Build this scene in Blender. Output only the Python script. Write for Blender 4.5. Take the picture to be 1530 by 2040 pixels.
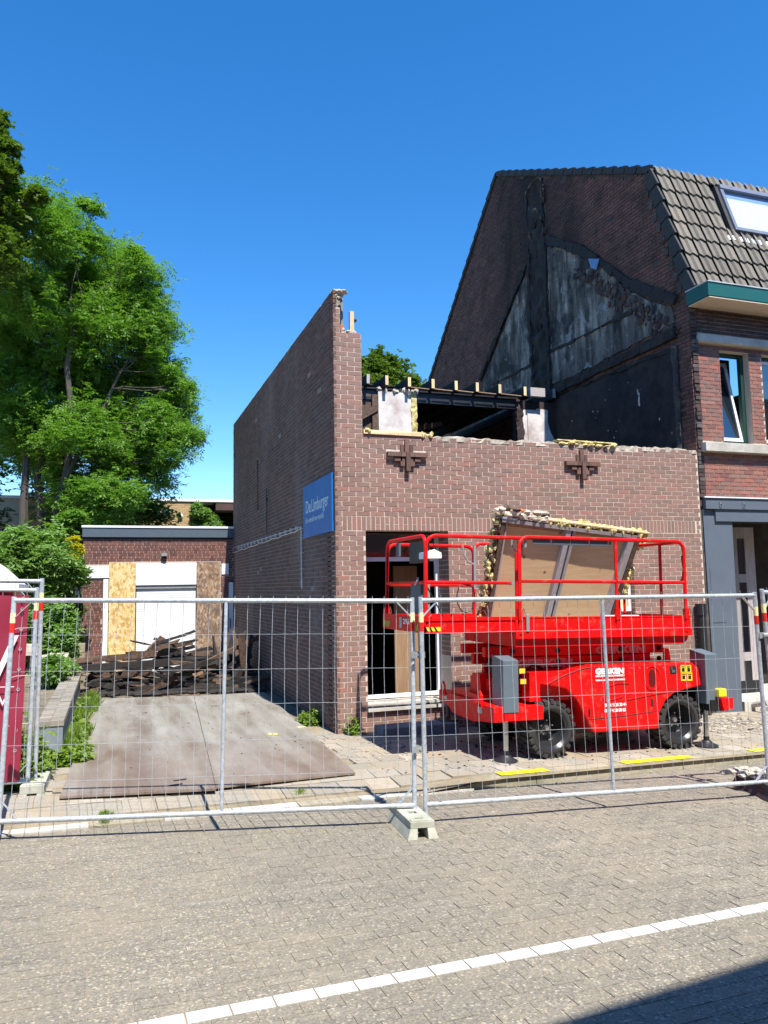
import bpy, bmesh, math, random
import numpy as np
from mathutils import Vector, Matrix, noise as mnoise
random.seed(7); rng = np.random.default_rng(7)
SC = bpy.context.scene
for o in list(bpy.data.objects): bpy.data.objects.remove(o)
COL = SC.collection
# ------------------------------------------------------------------ camera
CAM = np.array([-2.9345, -10.3692, 1.9979]); YAW, PITCH, ROLL, FPX = .3391, .0955, -.0173, 1538.8
def basis():
    cy, sy = math.cos(YAW), math.sin(YAW)
    f = np.array([sy*math.cos(PITCH), cy*math.cos(PITCH), math.sin(PITCH)]); r = np.array([cy, -sy, 0.]); u = np.cross(r, f)
    return r*math.cos(ROLL)+u*math.sin(ROLL), -r*math.sin(ROLL)+u*math.cos(ROLL), f
BR_, BU_, BF_ = basis()
cd = bpy.data.cameras.new('camera'); cam = bpy.data.objects.new('camera', cd); COL.objects.link(cam)
cd.sensor_fit = 'VERTICAL'; cd.sensor_height = 24.0; cd.lens = FPX/2040*24.0; cd.clip_end = 2000; cd.clip_start = .05
cam.matrix_world = Matrix([[BR_[i], BU_[i], -BF_[i], CAM[i]] for i in range(3)]+[[0, 0, 0, 1]])
SC.camera = cam
# ------------------------------------------------------------------ sky, sun, exposure
SUN_D = Vector((-.05, .5, -.866)).normalized()
EL = math.asin(-SUN_D.z); AZ = math.atan2(-SUN_D.x, -SUN_D.y)
w = bpy.data.worlds.new('World'); SC.world = w; w.use_nodes = True
nt = w.node_tree; nt.nodes.clear()
sky = nt.nodes.new('ShaderNodeTexSky'); sky.sky_type = 'NISHITA'; sky.sun_disc = False
sky.sun_elevation = EL; sky.sun_rotation = AZ; sky.air_density = 1.0; sky.dust_density = .15; sky.ozone_density = 4.0; sky.altitude = 300
hs = nt.nodes.new('ShaderNodeHueSaturation'); hs.inputs['Hue'].default_value = .502; hs.inputs['Saturation'].default_value = 1.32; hs.inputs['Value'].default_value = 1.0
bg = nt.nodes.new('ShaderNodeBackground'); bg.inputs[1].default_value = .138
wo = nt.nodes.new('ShaderNodeOutputWorld')
nt.links.new(sky.outputs[0], hs.inputs['Color']); nt.links.new(hs.outputs[0], bg.inputs[0]); nt.links.new(bg.outputs[0], wo.inputs[0])
sd = bpy.data.lights.new('sun', 'SUN'); sd.energy = 5.0; sd.angle = math.radians(.5); sd.color = (1, .96, .9)
so = bpy.data.objects.new('sun', sd); COL.objects.link(so); so.rotation_euler = SUN_D.to_track_quat('-Z', 'Y').to_euler(); so.location = (0, -8, 20)
vs = SC.view_settings; vs.view_transform = 'Standard'; vs.look = 'None'; vs.gamma = 1; vs.use_curve_mapping = False; vs.exposure = .85
SC.render.engine = 'CYCLES'
# ------------------------------------------------------------------ projection helper (photo pixel -> point on a real plane)
def A(u, v, ax, val):
    d = BF_+BR_*(u-765)/FPX-BU_*(v-1020)/FPX; t = (val-CAM[ax])/d[ax]; return CAM+t*d
K = .026
def G(x, off=0.): return -K*x+off
def AG(u, v, off=0.):
    d = BF_+BR_*(u-765)/FPX-BU_*(v-1020)/FPX; t = (off-(CAM[2]+K*CAM[0]))/(d[2]+K*d[0]); return CAM+t*d
ST = -.1
# ------------------------------------------------------------------ material helper
class NM:
    def __init__(s, name):
        s.m = bpy.data.materials.new(name); s.m.use_nodes = True; s.t = s.m.node_tree
        s.b = s.t.nodes['Principled BSDF']; s.out = s.t.nodes['Material Output']
    def n(s, typ, **kw):
        x = s.t.nodes.new(typ)
        for k, v in kw.items(): setattr(x, k, v)
        return x
    def l(s, a, b): s.t.links.new(a, b)
    def pos(s, scale=(1, 1, 1), obj=False):
        if obj: src = s.n('ShaderNodeTexCoord').outputs['Object']
        else: src = s.n('ShaderNodeNewGeometry').outputs['Position']
        mp = s.n('ShaderNodeMapping'); mp.inputs['Scale'].default_value = scale; s.l(src, mp.inputs[0]); return mp.outputs[0]
    def noise(s, scale, detail=4, vec=None, rough=.55, dist=0):
        x = s.n('ShaderNodeTexNoise'); x.inputs['Scale'].default_value = scale; x.inputs['Detail'].default_value = detail
        x.inputs['Roughness'].default_value = rough; x.inputs['Distortion'].default_value = dist
        s.l(vec if vec is not None else s.pos(), x.inputs['Vector']); return x.outputs['Fac']
    def ramp(s, fac, stops, const=False):
        r = s.n('ShaderNodeValToRGB'); e = r.color_ramp.elements
        if const: r.color_ramp.interpolation = 'CONSTANT'
        while len(e) < len(stops): e.new(.5)
        for i, (p, c) in enumerate(stops):
            e[i].position = p; e[i].color = (*c, 1) if len(c) == 3 else c
        s.l(fac, r.inputs[0]); return r.outputs[0]
    def mix(s, f, a, b, mode='MIX'):
        x = s.n('ShaderNodeMix', data_type='RGBA', blend_type=mode)
        for sock, v in ((x.inputs[0], f), (x.inputs[6], a), (x.inputs[7], b)):
            if isinstance(v, (int, float)): sock.default_value = v
            elif isinstance(v, tuple): sock.default_value = (*v, 1)
            else: s.l(v, sock)
        return x.outputs[2]
    def math(s, op, a, b=0., clamp=False):
        x = s.n('ShaderNodeMath', operation=op); x.use_clamp = clamp
        for i, v in enumerate((a, b)):
            if isinstance(v, (int, float)): x.inputs[i].default_value = v
            else: s.l(v, x.inputs[i])
        return x.outputs[0]
    def rnd(s):
        a = s.n('ShaderNodeNewGeometry').outputs['Random Per Island']; b = s.n('ShaderNodeObjectInfo').outputs['Random']
        return s.math('FRACT', s.math('ADD', a, b))
    def sep(s, vec=None):
        x = s.n('ShaderNodeSeparateXYZ'); s.l(vec if vec is not None else s.pos(), x.inputs[0]); return x.outputs
    def bump(s, h, strength=.3, dist=.01):
        x = s.n('ShaderNodeBump'); x.inputs['Strength'].default_value = strength; x.inputs['Distance'].default_value = dist
        s.l(h, x.inputs['Height']); s.l(x.outputs[0], s.b.inputs['Normal'])
    def done(s, col=None, rough=.7, metal=0., spec=None):
        for k, v in (('Base Color', col), ('Roughness', rough), ('Metallic', metal)):
            if v is None: continue
            if isinstance(v, tuple): s.b.inputs[k].default_value = (*v, 1)
            elif isinstance(v, (int, float)): s.b.inputs[k].default_value = v
            else: s.l(v, s.b.inputs[k])
        if spec is not None: s.b.inputs['Specular IOR Level'].default_value = spec
        return s.m
M = {}
def simple(name, col, rough=.6, metal=0., var=.12, scale=9., bump=.05, obj=True):
    x = NM(name); p = x.pos(obj=obj); f = x.noise(scale, 5, p); g = x.noise(scale*9, 3, p)
    a = tuple(c*(1-var) for c in col); b = tuple(min(1, c*(1+var)) for c in col)
    c = x.mix(x.math('MULTIPLY', x.math('ADD', f, g), .5), a, b); x.bump(g, bump, .005)
    r = x.ramp(f, [(.3, (rough*.85,)*3), (.7, (min(1, rough*1.15),)*3)]); M[name] = x.done(c, r, metal); return M[name]
def brickmat(name, cols, soot=0., grime=.3):
    x = NM(name); r = x.rnd(); n = len(cols)
    c = x.ramp(r, [(i/(n-1)*.98, cc) for i, cc in enumerate(cols)])
    f = x.noise(38, 6, x.pos(), .7); c = x.mix(.55, c, x.mix(1., c, x.ramp(f, [(.3, (.6,)*3), (.72, (1.4, 1.35, 1.35))]), 'MULTIPLY'))
    lf = x.noise(.9, 4, x.pos((1, 1, 1.4))); c = x.mix(x.ramp(lf, [(.42, (0,)*3), (.75, (grime,)*3)]), c, (.05, .04, .037))
    sp = x.noise(170, 2, x.pos()); c = x.mix(x.ramp(sp, [(.64, (0,)*3), (.75, (.35,)*3)]), c, (.03, .025, .025))
    if soot: 
        y = x.sep()
        # soot plume round the torn out chimney flue, ragged by noise
        d = x.math('ABSOLUTE', x.math('SUBTRACT', y[1], 5.15)); nn = x.noise(1.1, 6, x.pos((1, .9, .45)), .6, .6)
        m = x.math('SUBTRACT', x.math('ADD', 1.18, x.math('MULTIPLY', x.math('SUBTRACT', nn, .5), 2.0)), x.math('MULTIPLY', d, .42), True)
        n2 = x.noise(2.2, 6, x.pos(), .65); m = x.math('MAXIMUM', m, x.ramp(n2, [(.45, (0,)*3), (.72, (.8,)*3)]))
        c = x.mix(x.math('MULTIPLY', m, soot), c, (.008, .007, .007))
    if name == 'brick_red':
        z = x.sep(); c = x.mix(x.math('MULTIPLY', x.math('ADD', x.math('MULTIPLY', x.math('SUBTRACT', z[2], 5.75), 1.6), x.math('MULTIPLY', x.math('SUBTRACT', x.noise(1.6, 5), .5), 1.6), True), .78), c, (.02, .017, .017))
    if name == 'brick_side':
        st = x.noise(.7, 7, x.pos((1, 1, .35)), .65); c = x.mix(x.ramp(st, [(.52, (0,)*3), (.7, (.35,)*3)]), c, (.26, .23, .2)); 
    x.bump(f, .35, .004); M[name] = x.done(c, .88); return M[name]
brickmat('brick_purple', [(.215, .128, .10), (.265, .15, .115), (.23, .142, .112), (.28, .152, .118), (.25, .147, .115), (.20, .13, .10), (.26, .162, .13), (.295, .145, .11)], 0, .15)
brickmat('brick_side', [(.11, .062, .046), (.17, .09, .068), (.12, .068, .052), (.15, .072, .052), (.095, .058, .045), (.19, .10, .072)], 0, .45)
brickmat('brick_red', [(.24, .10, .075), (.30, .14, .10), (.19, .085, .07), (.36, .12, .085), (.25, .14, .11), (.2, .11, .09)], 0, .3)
brickmat('brick_brown', [(.14, .055, .04), (.19, .08, .06), (.10, .045, .038), (.22, .085, .06), (.15, .08, .065)], 0, .25)
brickmat('brick_gable', [(.15, .075, .055), (.21, .10, .07), (.125, .065, .05), (.16, .07, .055), (.19, .085, .065)], .88, .3)
brickmat('brick_torn', [(.06, .04, .035), (.12, .06, .05), (.04, .03, .03), (.2, .17, .15)], .75, .6)
brickmat('brick_yellow', [(.42, .29, .13), (.5, .36, .18), (.36, .25, .12)], 0, .1)
brickmat('coping_grey', [(.25, .23, .18), (.33, .30, .24), (.2, .18, .15)], 0, .3)
def stone(name, a, b, scale=20, bump=.2, dark=None, dscale=1.2, rough=.9):
    x = NM(name); f = x.noise(scale, 8, x.pos(), .65); c = x.mix(x.ramp(f, [(.3, (0,)*3), (.7, (1,)*3)]), a, b)
    if dark: c = x.mix(x.ramp(x.noise(dscale, 5), [(.45, (0,)*3), (.7, (.75,)*3)]), c, dark)
    x.bump(f, bump, .01); M[name] = x.done(c, rough); return M[name]
stone('mortar_cream', (.48, .40, .32), (.60, .52, .42), 30)
stone('mortar_dark', (.2, .185, .165), (.3, .27, .24), 30)
stone('mortar_pink', (.36, .27, .22), (.46, .37, .3), 30)
stone('mortar_soot', (.04, .035, .03), (.15, .118, .098), 12, .3, (.006, .006, .006), 1.6)
stone('mortar_lump', (.36, .31, .24), (.62, .55, .45), 25, .6, (.2, .17, .13), 3)
stone('concrete_foot', (.33, .33, .27), (.47, .46, .38), 22, .3, (.26, .27, .19), 5)
stone('concrete_light', (.42, .40, .35), (.58, .55, .48), 14, .2, (.3, .28, .22), 2.5)
stone('concrete_kerb', (.26, .225, .15), (.42, .37, .27), 30, .4, (.17, .16, .10), 3)
stone('plaster_white', (.55, .5, .46), (.72, .68, .63), 9, .3, (.30, .2, .17), 2.6)
stone('wall_grey', (.17, .20, .235), (.24, .27, .31), 7, .2, (.12, .14, .15), 2)
stone('soil', (.11, .085, .055), (.24, .19, .13), 14, .6, (.07, .06, .035), 2)
stone('sand_base', (.22, .175, .11), (.32, .26, .17), 30, .4, (.14, .12, .07), 2)
stone('far_ground', (.10, .11, .06), (.18, .17, .10), 2, .2)
stone('lead', (.42, .45, .47), (.58, .6, .62), 9, .2, (.3, .32, .33), 3, .5)
stone('rubble_mat', (.2, .17, .13), (.5, .44, .34), 4, .4, (.07, .06, .05), 9)
stone('insulation', (.52, .40, .12), (.78, .68, .32), 40, .9, (.12, .08, .03), 9)
stone('white_board', (.72, .72, .73), (.8, .8, .8), 6, .05)
stone('black_plaster', (.007, .006, .006), (.034, .029, .026), 5, .6, (.055, .042, .034), 2.6)
def soot_plaster():
    x = NM('soot_plaster'); p = x.pos((1, 1.6, .28)); f = x.noise(3.2, 8, p, .6, .4); g = x.noise(1.3, 6, x.pos(), .6, .3); h = x.noise(26, 6, x.pos(), .7)
    c = x.ramp(f, [(.32, (.022, .018, .014)), (.45, (.125, .107, .088)), (.58, (.285, .25, .21)), (.72, (.54, .47, .40))])
    z = x.sep(); 
    dk = x.math('MAXIMUM', x.ramp(g, [(.48, (0,)*3), (.60, (.97,)*3)]), x.math('MULTIPLY', x.math('SUBTRACT', 7.3, z[2]), .75, True))
    c = x.mix(x.math('MULTIPLY', dk, .85), c, (.010, .010, .011)); c = x.mix(.6, c, x.mix(1., c, x.ramp(h, [(.3, (.3,)*3), (.7, (1.8,)*3)]), 'MULTIPLY')); pt = x.noise(2.1, 7, x.pos((1, 1, .8)), .7, .8); c = x.mix(x.ramp(pt, [(.57, (0,)*3), (.62, (.8,)*3)]), c, (.10, .085, .075)); c = x.mix(x.ramp(pt, [(.36, (.7,)*3), (.42, (0,)*3)]), c, (.35, .35, .35))
    x.bump(h, .7, .03); M['soot_plaster'] = x.done(c, .85)
soot_plaster()
def paver():
    x = NM('paver_mat'); r = x.rnd(); c = x.ramp(r, [(0, (.185, .165, .125)), (.3, (.215, .185, .14)), (.6, (.165, .15, .12)), (.98, (.225, .195, .15))])
    v = x.n('ShaderNodeTexVoronoi'); v.inputs['Scale'].default_value = 85; x.l(x.pos(), v.inputs['Vector'])
    sp = x.ramp(x.sep(v.outputs['Color'])[0], [(0, (.085, .082, .075)), (.2, (.165, .15, .12)), (.5, (.20, .175, .13)), (.8, (.31, .25, .165)), (.93, (.50, .44, .34))], True)
    c = x.mix(1., x.mix(.5, c, sp), (1.1, 1.1, 1.08), 'MULTIPLY'); st = x.noise(.45, 7, None, .65, .4); c = x.mix(x.ramp(st, [(.4, (.22,)*3), (.55, (0,)*3)]), c, (.10, .095, .08)); jt = x.noise(1.9, 4, x.pos((.5, 3, 1)), .6); c = x.mix(x.ramp(jt, [(.56, (0,)*3), (.68, (.3,)*3)]), c, (.33, .29, .22)); f = x.noise(120, 4); c = x.mix(.5, c, x.mix(1., c, x.ramp(f, [(.3, (.6,)*3), (.7, (1.4,)*3)]), 'MULTIPLY'))
    g = x.noise(1.1, 5); c = x.mix(x.ramp(g, [(.45, (0,)*3), (.75, (.45,)*3)]), c, (.26, .215, .15))
    # scattered chalky smudges
    s2 = x.noise(3.3, 3); c = x.mix(x.ramp(s2, [(.74, (0,)*3), (.8, (.5,)*3)]), c, (.55, .53, .48))
    x.bump(v.outputs['Distance'], .5, .004); M['paver_mat'] = x.done(c, .85)
paver()
def tilemat():
    x = NM('pavement_tile_mat'); r = x.rnd(); c = x.ramp(r, [(0, (.25, .225, .175)), (.3, (.31, .275, .215)), (.6, (.275, .25, .20)), (.85, (.34, .29, .215)), (1, (.38, .35, .29))])
    f = x.noise(45, 7, None, .7); c = x.mix(.6, c, x.mix(1., c, x.ramp(f, [(.3, (.6,)*3), (.7, (1.35,)*3)]), 'MULTIPLY'))
    g = x.noise(1.6, 6); c = x.mix(x.ramp(g, [(.48, (0,)*3), (.7, (.7,)*3)]), c, (.30, .225, .13))
    g = x.noise(9, 5); c = x.mix(x.ramp(g, [(.6, (0,)*3), (.75, (.6,)*3)]), c, (.13, .12, .09)); x.bump(f, .4, .005); M['pavement_tile_mat'] = x.done(c, .9)
tilemat()
def plate():
    x = NM('steel_plate_mat'); f = x.noise(1.7, 8, x.pos((1.6, .35, 1)), .6, .3); c = x.ramp(f, [(.3, (.17, .13, .095)), (.42, (.255, .23, .185)), (.58, (.32, .30, .255)), (.75, (.40, .38, .33))])
    # rust strongest towards the street edge where tyres run up
    y = x.sep(); m = x.math('MULTIPLY', x.math('SUBTRACT', x.math('ADD', .1, x.math('MULTIPLY', x.noise(2.3, 6), 1.0)), x.math('MULTIPLY', x.math('ADD', y[1], 2.4), .21), True), .8)
    c = x.mix(m, c, (.17, .085, .05)); ts = x.ramp(x.math('ABSOLUTE', x.math('SUBTRACT', x.math('ADD', x.sep(x.pos())[0], x.math('MULTIPLY', y[1], -.03)), -2.62)), [(.10, (.5,)*3), (.24, (0,)*3)]); c = x.mix(x.math('MULTIPLY', ts, x.ramp(x.noise(5, 5, x.pos((1, .5, 1))), [(.35, (0,)*3), (.6, (1,)*3)])), c, (.14, .085, .06)); 
    wv = x.n('ShaderNodeTexWave'); wv.inputs['Scale'].default_value = 14; wv.bands_direction = 'Y'; wv.inputs['Distortion'].default_value = 2; x.l(x.pos(), wv.inputs[0])
    tr = x.ramp(x.noise(2.2, 3, x.pos((1.7, .05, 1))), [(.5, (0,)*3), (.6, (.45,)*3)]); c = x.mix(x.math('MULTIPLY', tr, wv.outputs['Fac']), c, (.13, .10, .08))
    g = x.noise(60, 5); c = x.mix(.35, c, x.mix(1., c, x.ramp(g, [(.3, (.5,)*3), (.7, (1.4,)*3)]), 'MULTIPLY'))
    d = x.noise(14, 4); c = x.mix(x.ramp(d, [(.66, (0,)*3), (.72, (.6,)*3)]), c, (.09, .06, .045))
    x.bump(g, .2, .003); M['steel_plate_mat'] = x.done(c, .62, .15)
plate()
def galv():
    x = NM('galvanised'); v = x.n('ShaderNodeTexVoronoi'); v.inputs['Scale'].default_value = 45; x.l(x.pos(obj=True), v.inputs['Vector'])
    c = x.ramp(x.sep(v.outputs['Color'])[0], [(0, (.38, .42, .45)), (1, (.56, .61, .65))]); f = x.noise(5, 6, x.pos(obj=True)); c = x.mix(x.ramp(f, [(.5, (0,)*3), (.75, (.5,)*3)]), c, (.62, .66, .68))
    M['galvanised'] = x.done(c, .42, .35)
galv()
def red():
    x = NM('red_paint'); f = x.noise(4, 6, x.pos(obj=True)); c = x.mix(x.ramp(f, [(.4, (0,)*3), (.8, (1,)*3)]), (.70, .002, .002), (.60, .004, .003))
    d = x.noise(7, 8, x.pos(obj=True), .75); c = x.mix(x.ramp(d, [(.55, (0,)*3), (.7, (.30,)*3)]), c, (.36, .2, .15)); d2 = x.noise(60, 3, x.pos((1, 1, .2), True)); c = x.mix(x.ramp(d2, [(.68, (0,)*3), (.72, (.5,)*3)]), c, (.12, .06, .05)); 
    r = x.ramp(f, [(.3, (.38,)*3), (.7, (.55,)*3)]); M['red_paint'] = x.done(c, r, 0, .3)
    x.b.inputs['Coat Weight'].default_value = .08; x.b.inputs['Coat Roughness'].default_value = .2
red()
def wood(name, a, b, scale=(2, 2, 18), sc=6, knots=None, rough=.75, bump=.2, obj=True):
    x = NM(name); p = x.pos(scale, obj); f = x.noise(sc, 6, p, .6, 1.5); c = x.mix(x.ramp(f, [(.35, (0,)*3), (.65, (1,)*3)]), a, b)
    r = x.rnd(); c = x.mix(.5, c, x.mix(1., c, x.ramp(r, [(0, (.7,)*3), (1, (1.25,)*3)]), 'MULTIPLY'))
    if knots:
        v = x.n('ShaderNodeTexVoronoi'); v.inputs['Scale'].default_value = 3.3; v.inputs['Randomness'].default_value = 1; x.l(x.pos(obj=obj), v.inputs['Vector'])
        c = x.mix(x.ramp(v.outputs['Distance'], [(.045, (.85,)*3), (.1, (0,)*3)]), c, knots)
    x.bump(f, bump, .005); M[name] = x.done(c, rough); return M[name]
wood('pine', (.62, .44, .22), (.74, .58, .34), (3, 3, .4), 8)
wood('plywood', (.66, .42, .22), (.74, .51, .29), (.5, 2, 6), 3.2, (.13, .05, .02), .7)
wood('door_wood', (.28, .17, .09), (.36, .23, .13), (5, 5, .5), 5)
wood('charred', (.008, .007, .006), (.035, .027, .022), (3, 3, 3), 9, None, .8, .9)
wood('burnt_brown', (.04, .024, .016), (.16, .095, .06), (3, 3, 3), 7, None, .8, .5)
wood('raw_brown', (.24, .14, .08), (.40, .26, .15), (3, 3, 3), 7, None, .8, .4)
wood('window_strip', (.30, .26, .25), (.42, .37, .36), (6, 6, .6), 6)
def osb(name, dirty):
    x = NM(name); v = x.n('ShaderNodeTexVoronoi'); v.inputs['Scale'].default_value = 26; x.l(x.pos((1, 1, .55)), v.inputs['Vector'])
    a = [(0, (.45, .27, .08)), (.3, (.60, .40, .15)), (.6, (.70, .50, .22)), (.9, (.76, .58, .3))] if not dirty else [(0, (.17, .09, .05)), (.4, (.30, .18, .10)), (.7, (.36, .24, .14)), (.95, (.42, .34, .26))]
    c = x.ramp(x.sep(v.outputs['Color'])[0], a); f = x.noise(55, 4, x.pos((1, 1, .4))); c = x.mix(.4, c, x.mix(1., c, x.ramp(f, [(.3, (.65,)*3), (.7, (1.2,)*3)]), 'MULTIPLY'))
    if dirty: g = x.noise(2.6, 6); c = x.mix(x.ramp(g, [(.45, (0,)*3), (.68, (.8,)*3)]), c, (.07, .055, .05))
    x.bump(v.outputs['Distance'], .2, .003); M[name] = x.done(c, .8)
osb('osb_new', False); osb('osb_old', True)
def rooftile():
    x = NM('roof_tile_mat'); r = x.rnd(); c = x.ramp(r, [(0, (.14, .122, .098)), (.4, (.175, .155, .125)), (.7, (.15, .135, .11)), (1, (.20, .172, .135))])
    f = x.noise(30, 7, None, .7); c = x.mix(.5, c, x.mix(1., c, x.ramp(f, [(.3, (.55,)*3), (.7, (1.4,)*3)]), 'MULTIPLY'))
    g = x.noise(6, 5); c = x.mix(x.ramp(g, [(.58, (0,)*3), (.72, (.6,)*3)]), c, (.12, .11, .07))
    q = x.noise(17, 3); s = x.sep(); c = x.mix(x.math('MULTIPLY', x.ramp(q, [(.62, (0,)*3), (.66, (1,)*3)]), x.math('MULTIPLY', x.math('SUBTRACT', s[0], 8.3), 2., True)), c, (.6, .57, .45))
    x.bump(f, .3, .005); M['roof_tile_mat'] = x.done(c, .9)
rooftile()
simple('roof_tile_dark', (.045, .043, .042), .85); simple('green_paint', (.012, .095, .078), .4, var=.1); simple('green_dark', (.012, .05, .035), .45)
simple('cream_soffit', (.62, .5, .36), .6, var=.05, scale=3); simple('shop_grey', (.10, .122, .152), .55, var=.1, scale=4, bump=.2); simple('slate_grey', (.075, .10, .125), .5, var=.06)
simple('box_grey', (.115, .145, .17), .4, var=.05); simple('white_paint', (.78, .79, .8), .45, var=.04); simple('white_enamel', (.8, .8, .8), .35, var=.03)
simple('black_plastic', (.012, .012, .013), .5); simple('rubber', (.03, .028, .026), .85, var=.4, scale=14, bump=.3); simple('rim_black', (.022, .022, .024), .3, var=.2); simple('chrome_dull', (.5, .5, .5), .3, .9)
simple('yellow_plastic', (.8, .65, .02), .5); simple('sticker_yellow', (.8, .6, .02), .5, var=.03); simple('band_yellow', (.85, .75, .38), .5); simple('band_red', (.65, .02, .012), .45)
simple('sign_blue', (.008, .13, .42), .4, var=.04, scale=3); simple('sign_text', (.55, .68, .75), .5, var=.02); simple('white_letter', (.85, .85, .85), .5, var=.02); simple('faded_letter', (.55, .34, .36), .6, var=.1)
simple('banner_red', (.25, .018, .042), .55, var=.12, scale=2, bump=.15); simple('toilet_red', (.4, .015, .02), .45); simple('toilet_roof', (.75, .77, .8), .45, var=.06); simple('strip_grey', (.075, .085, .11), .6)
simple('metal_dark', (.04, .04, .045), .45, .5); simple('cable_white', (.6, .6, .58), .5); simple('rust_block', (.05, .035, .035), .8, var=.4); simple('blind_white', (.40, .56, .58), .5, var=.02)
simple('blue_film', (.16, .25, .42), .3); simple('deck_floor', (.16, .16, .16), .6, .3); simple('metal_band', (.42, .43, .42), .4, .5); simple('orange_brick', (.45, .13, .06), .9, var=.3); simple('grout', (.26, .215, .14), .95, var=.4, scale=20)
def yellowpaint():
    x = NM('kerb_paint'); f = x.noise(30, 6, None, .7); c = x.mix(x.ramp(f, [(.62, (0,)*3), (.7, (.8,)*3)]), (.85, .66, .01), (.4, .33, .12)); M['kerb_paint'] = x.done(c, .7)
yellowpaint()
def whiteline():
    x = NM('line_brick_mat'); f = x.noise(90, 5, None, .7); c = x.mix(x.ramp(f, [(.35, (0,)*3), (.66, (1,)*3)]), (.42, .40, .36), (.64, .62, .57)); g = x.noise(5, 5); c = x.mix(x.ramp(g, [(.55, (0,)*3), (.75, (.5,)*3)]), c, (.4, .37, .31)); x.bump(f, .4, .004); M['line_brick_mat'] = x.done(c, .85)
whiteline()
def glass(name, col, rough=.03):
    x = NM(name); x.b.inputs['Specular IOR Level'].default_value = 1.0; x.b.inputs['IOR'].default_value = 1.9; M[name] = x.done(col, rough)
glass('window_glass', (.01, .015, .02)); glass('black_glass', (.006, .006, .008), .1)
def leaf(name, a, b, trans=.35):
    x = NM(name); r = x.rnd(); f = x.noise(.8, 4); k = x.math('ADD', x.math('MULTIPLY', r, .6), x.math('MULTIPLY', f, .4))
    c = x.mix(k, a, b); x.done(c, .5, 0, .35)
    t = x.n('ShaderNodeBsdfTranslucent'); x.l(x.mix(1., c, (1.3, 1.5, .5), 'MULTIPLY'), t.inputs[0]); ms = x.n('ShaderNodeMixShader'); ms.inputs[0].default_value = trans
    x.l(x.b.outputs[0], ms.inputs[1]); x.l(t.outputs[0], ms.inputs[2]); x.l(ms.outputs[0], x.out.inputs[0]); M[name] = x.m
leaf('ash_leaf', (.08, .185, .022), (.19, .33, .055), .42); leaf('maple_leaf', (.05, .10, .012), (.13, .19, .03)); leaf('bush_leaf', (.11, .22, .05), (.24, .36, .11)); leaf('weed_leaf', (.11, .2, .02), (.22, .3, .05))
leaf('dark_leaf', (.045, .11, .02), (.11, .19, .045)); leaf('yellow_leaf', (.5, .45, .02), (.65, .55, .04)); leaf('ivy_leaf', (.03, .08, .012), (.06, .13, .02))
simple('bark', (.075, .062, .05), .95, var=.4, scale=12, bump=.6)
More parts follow.
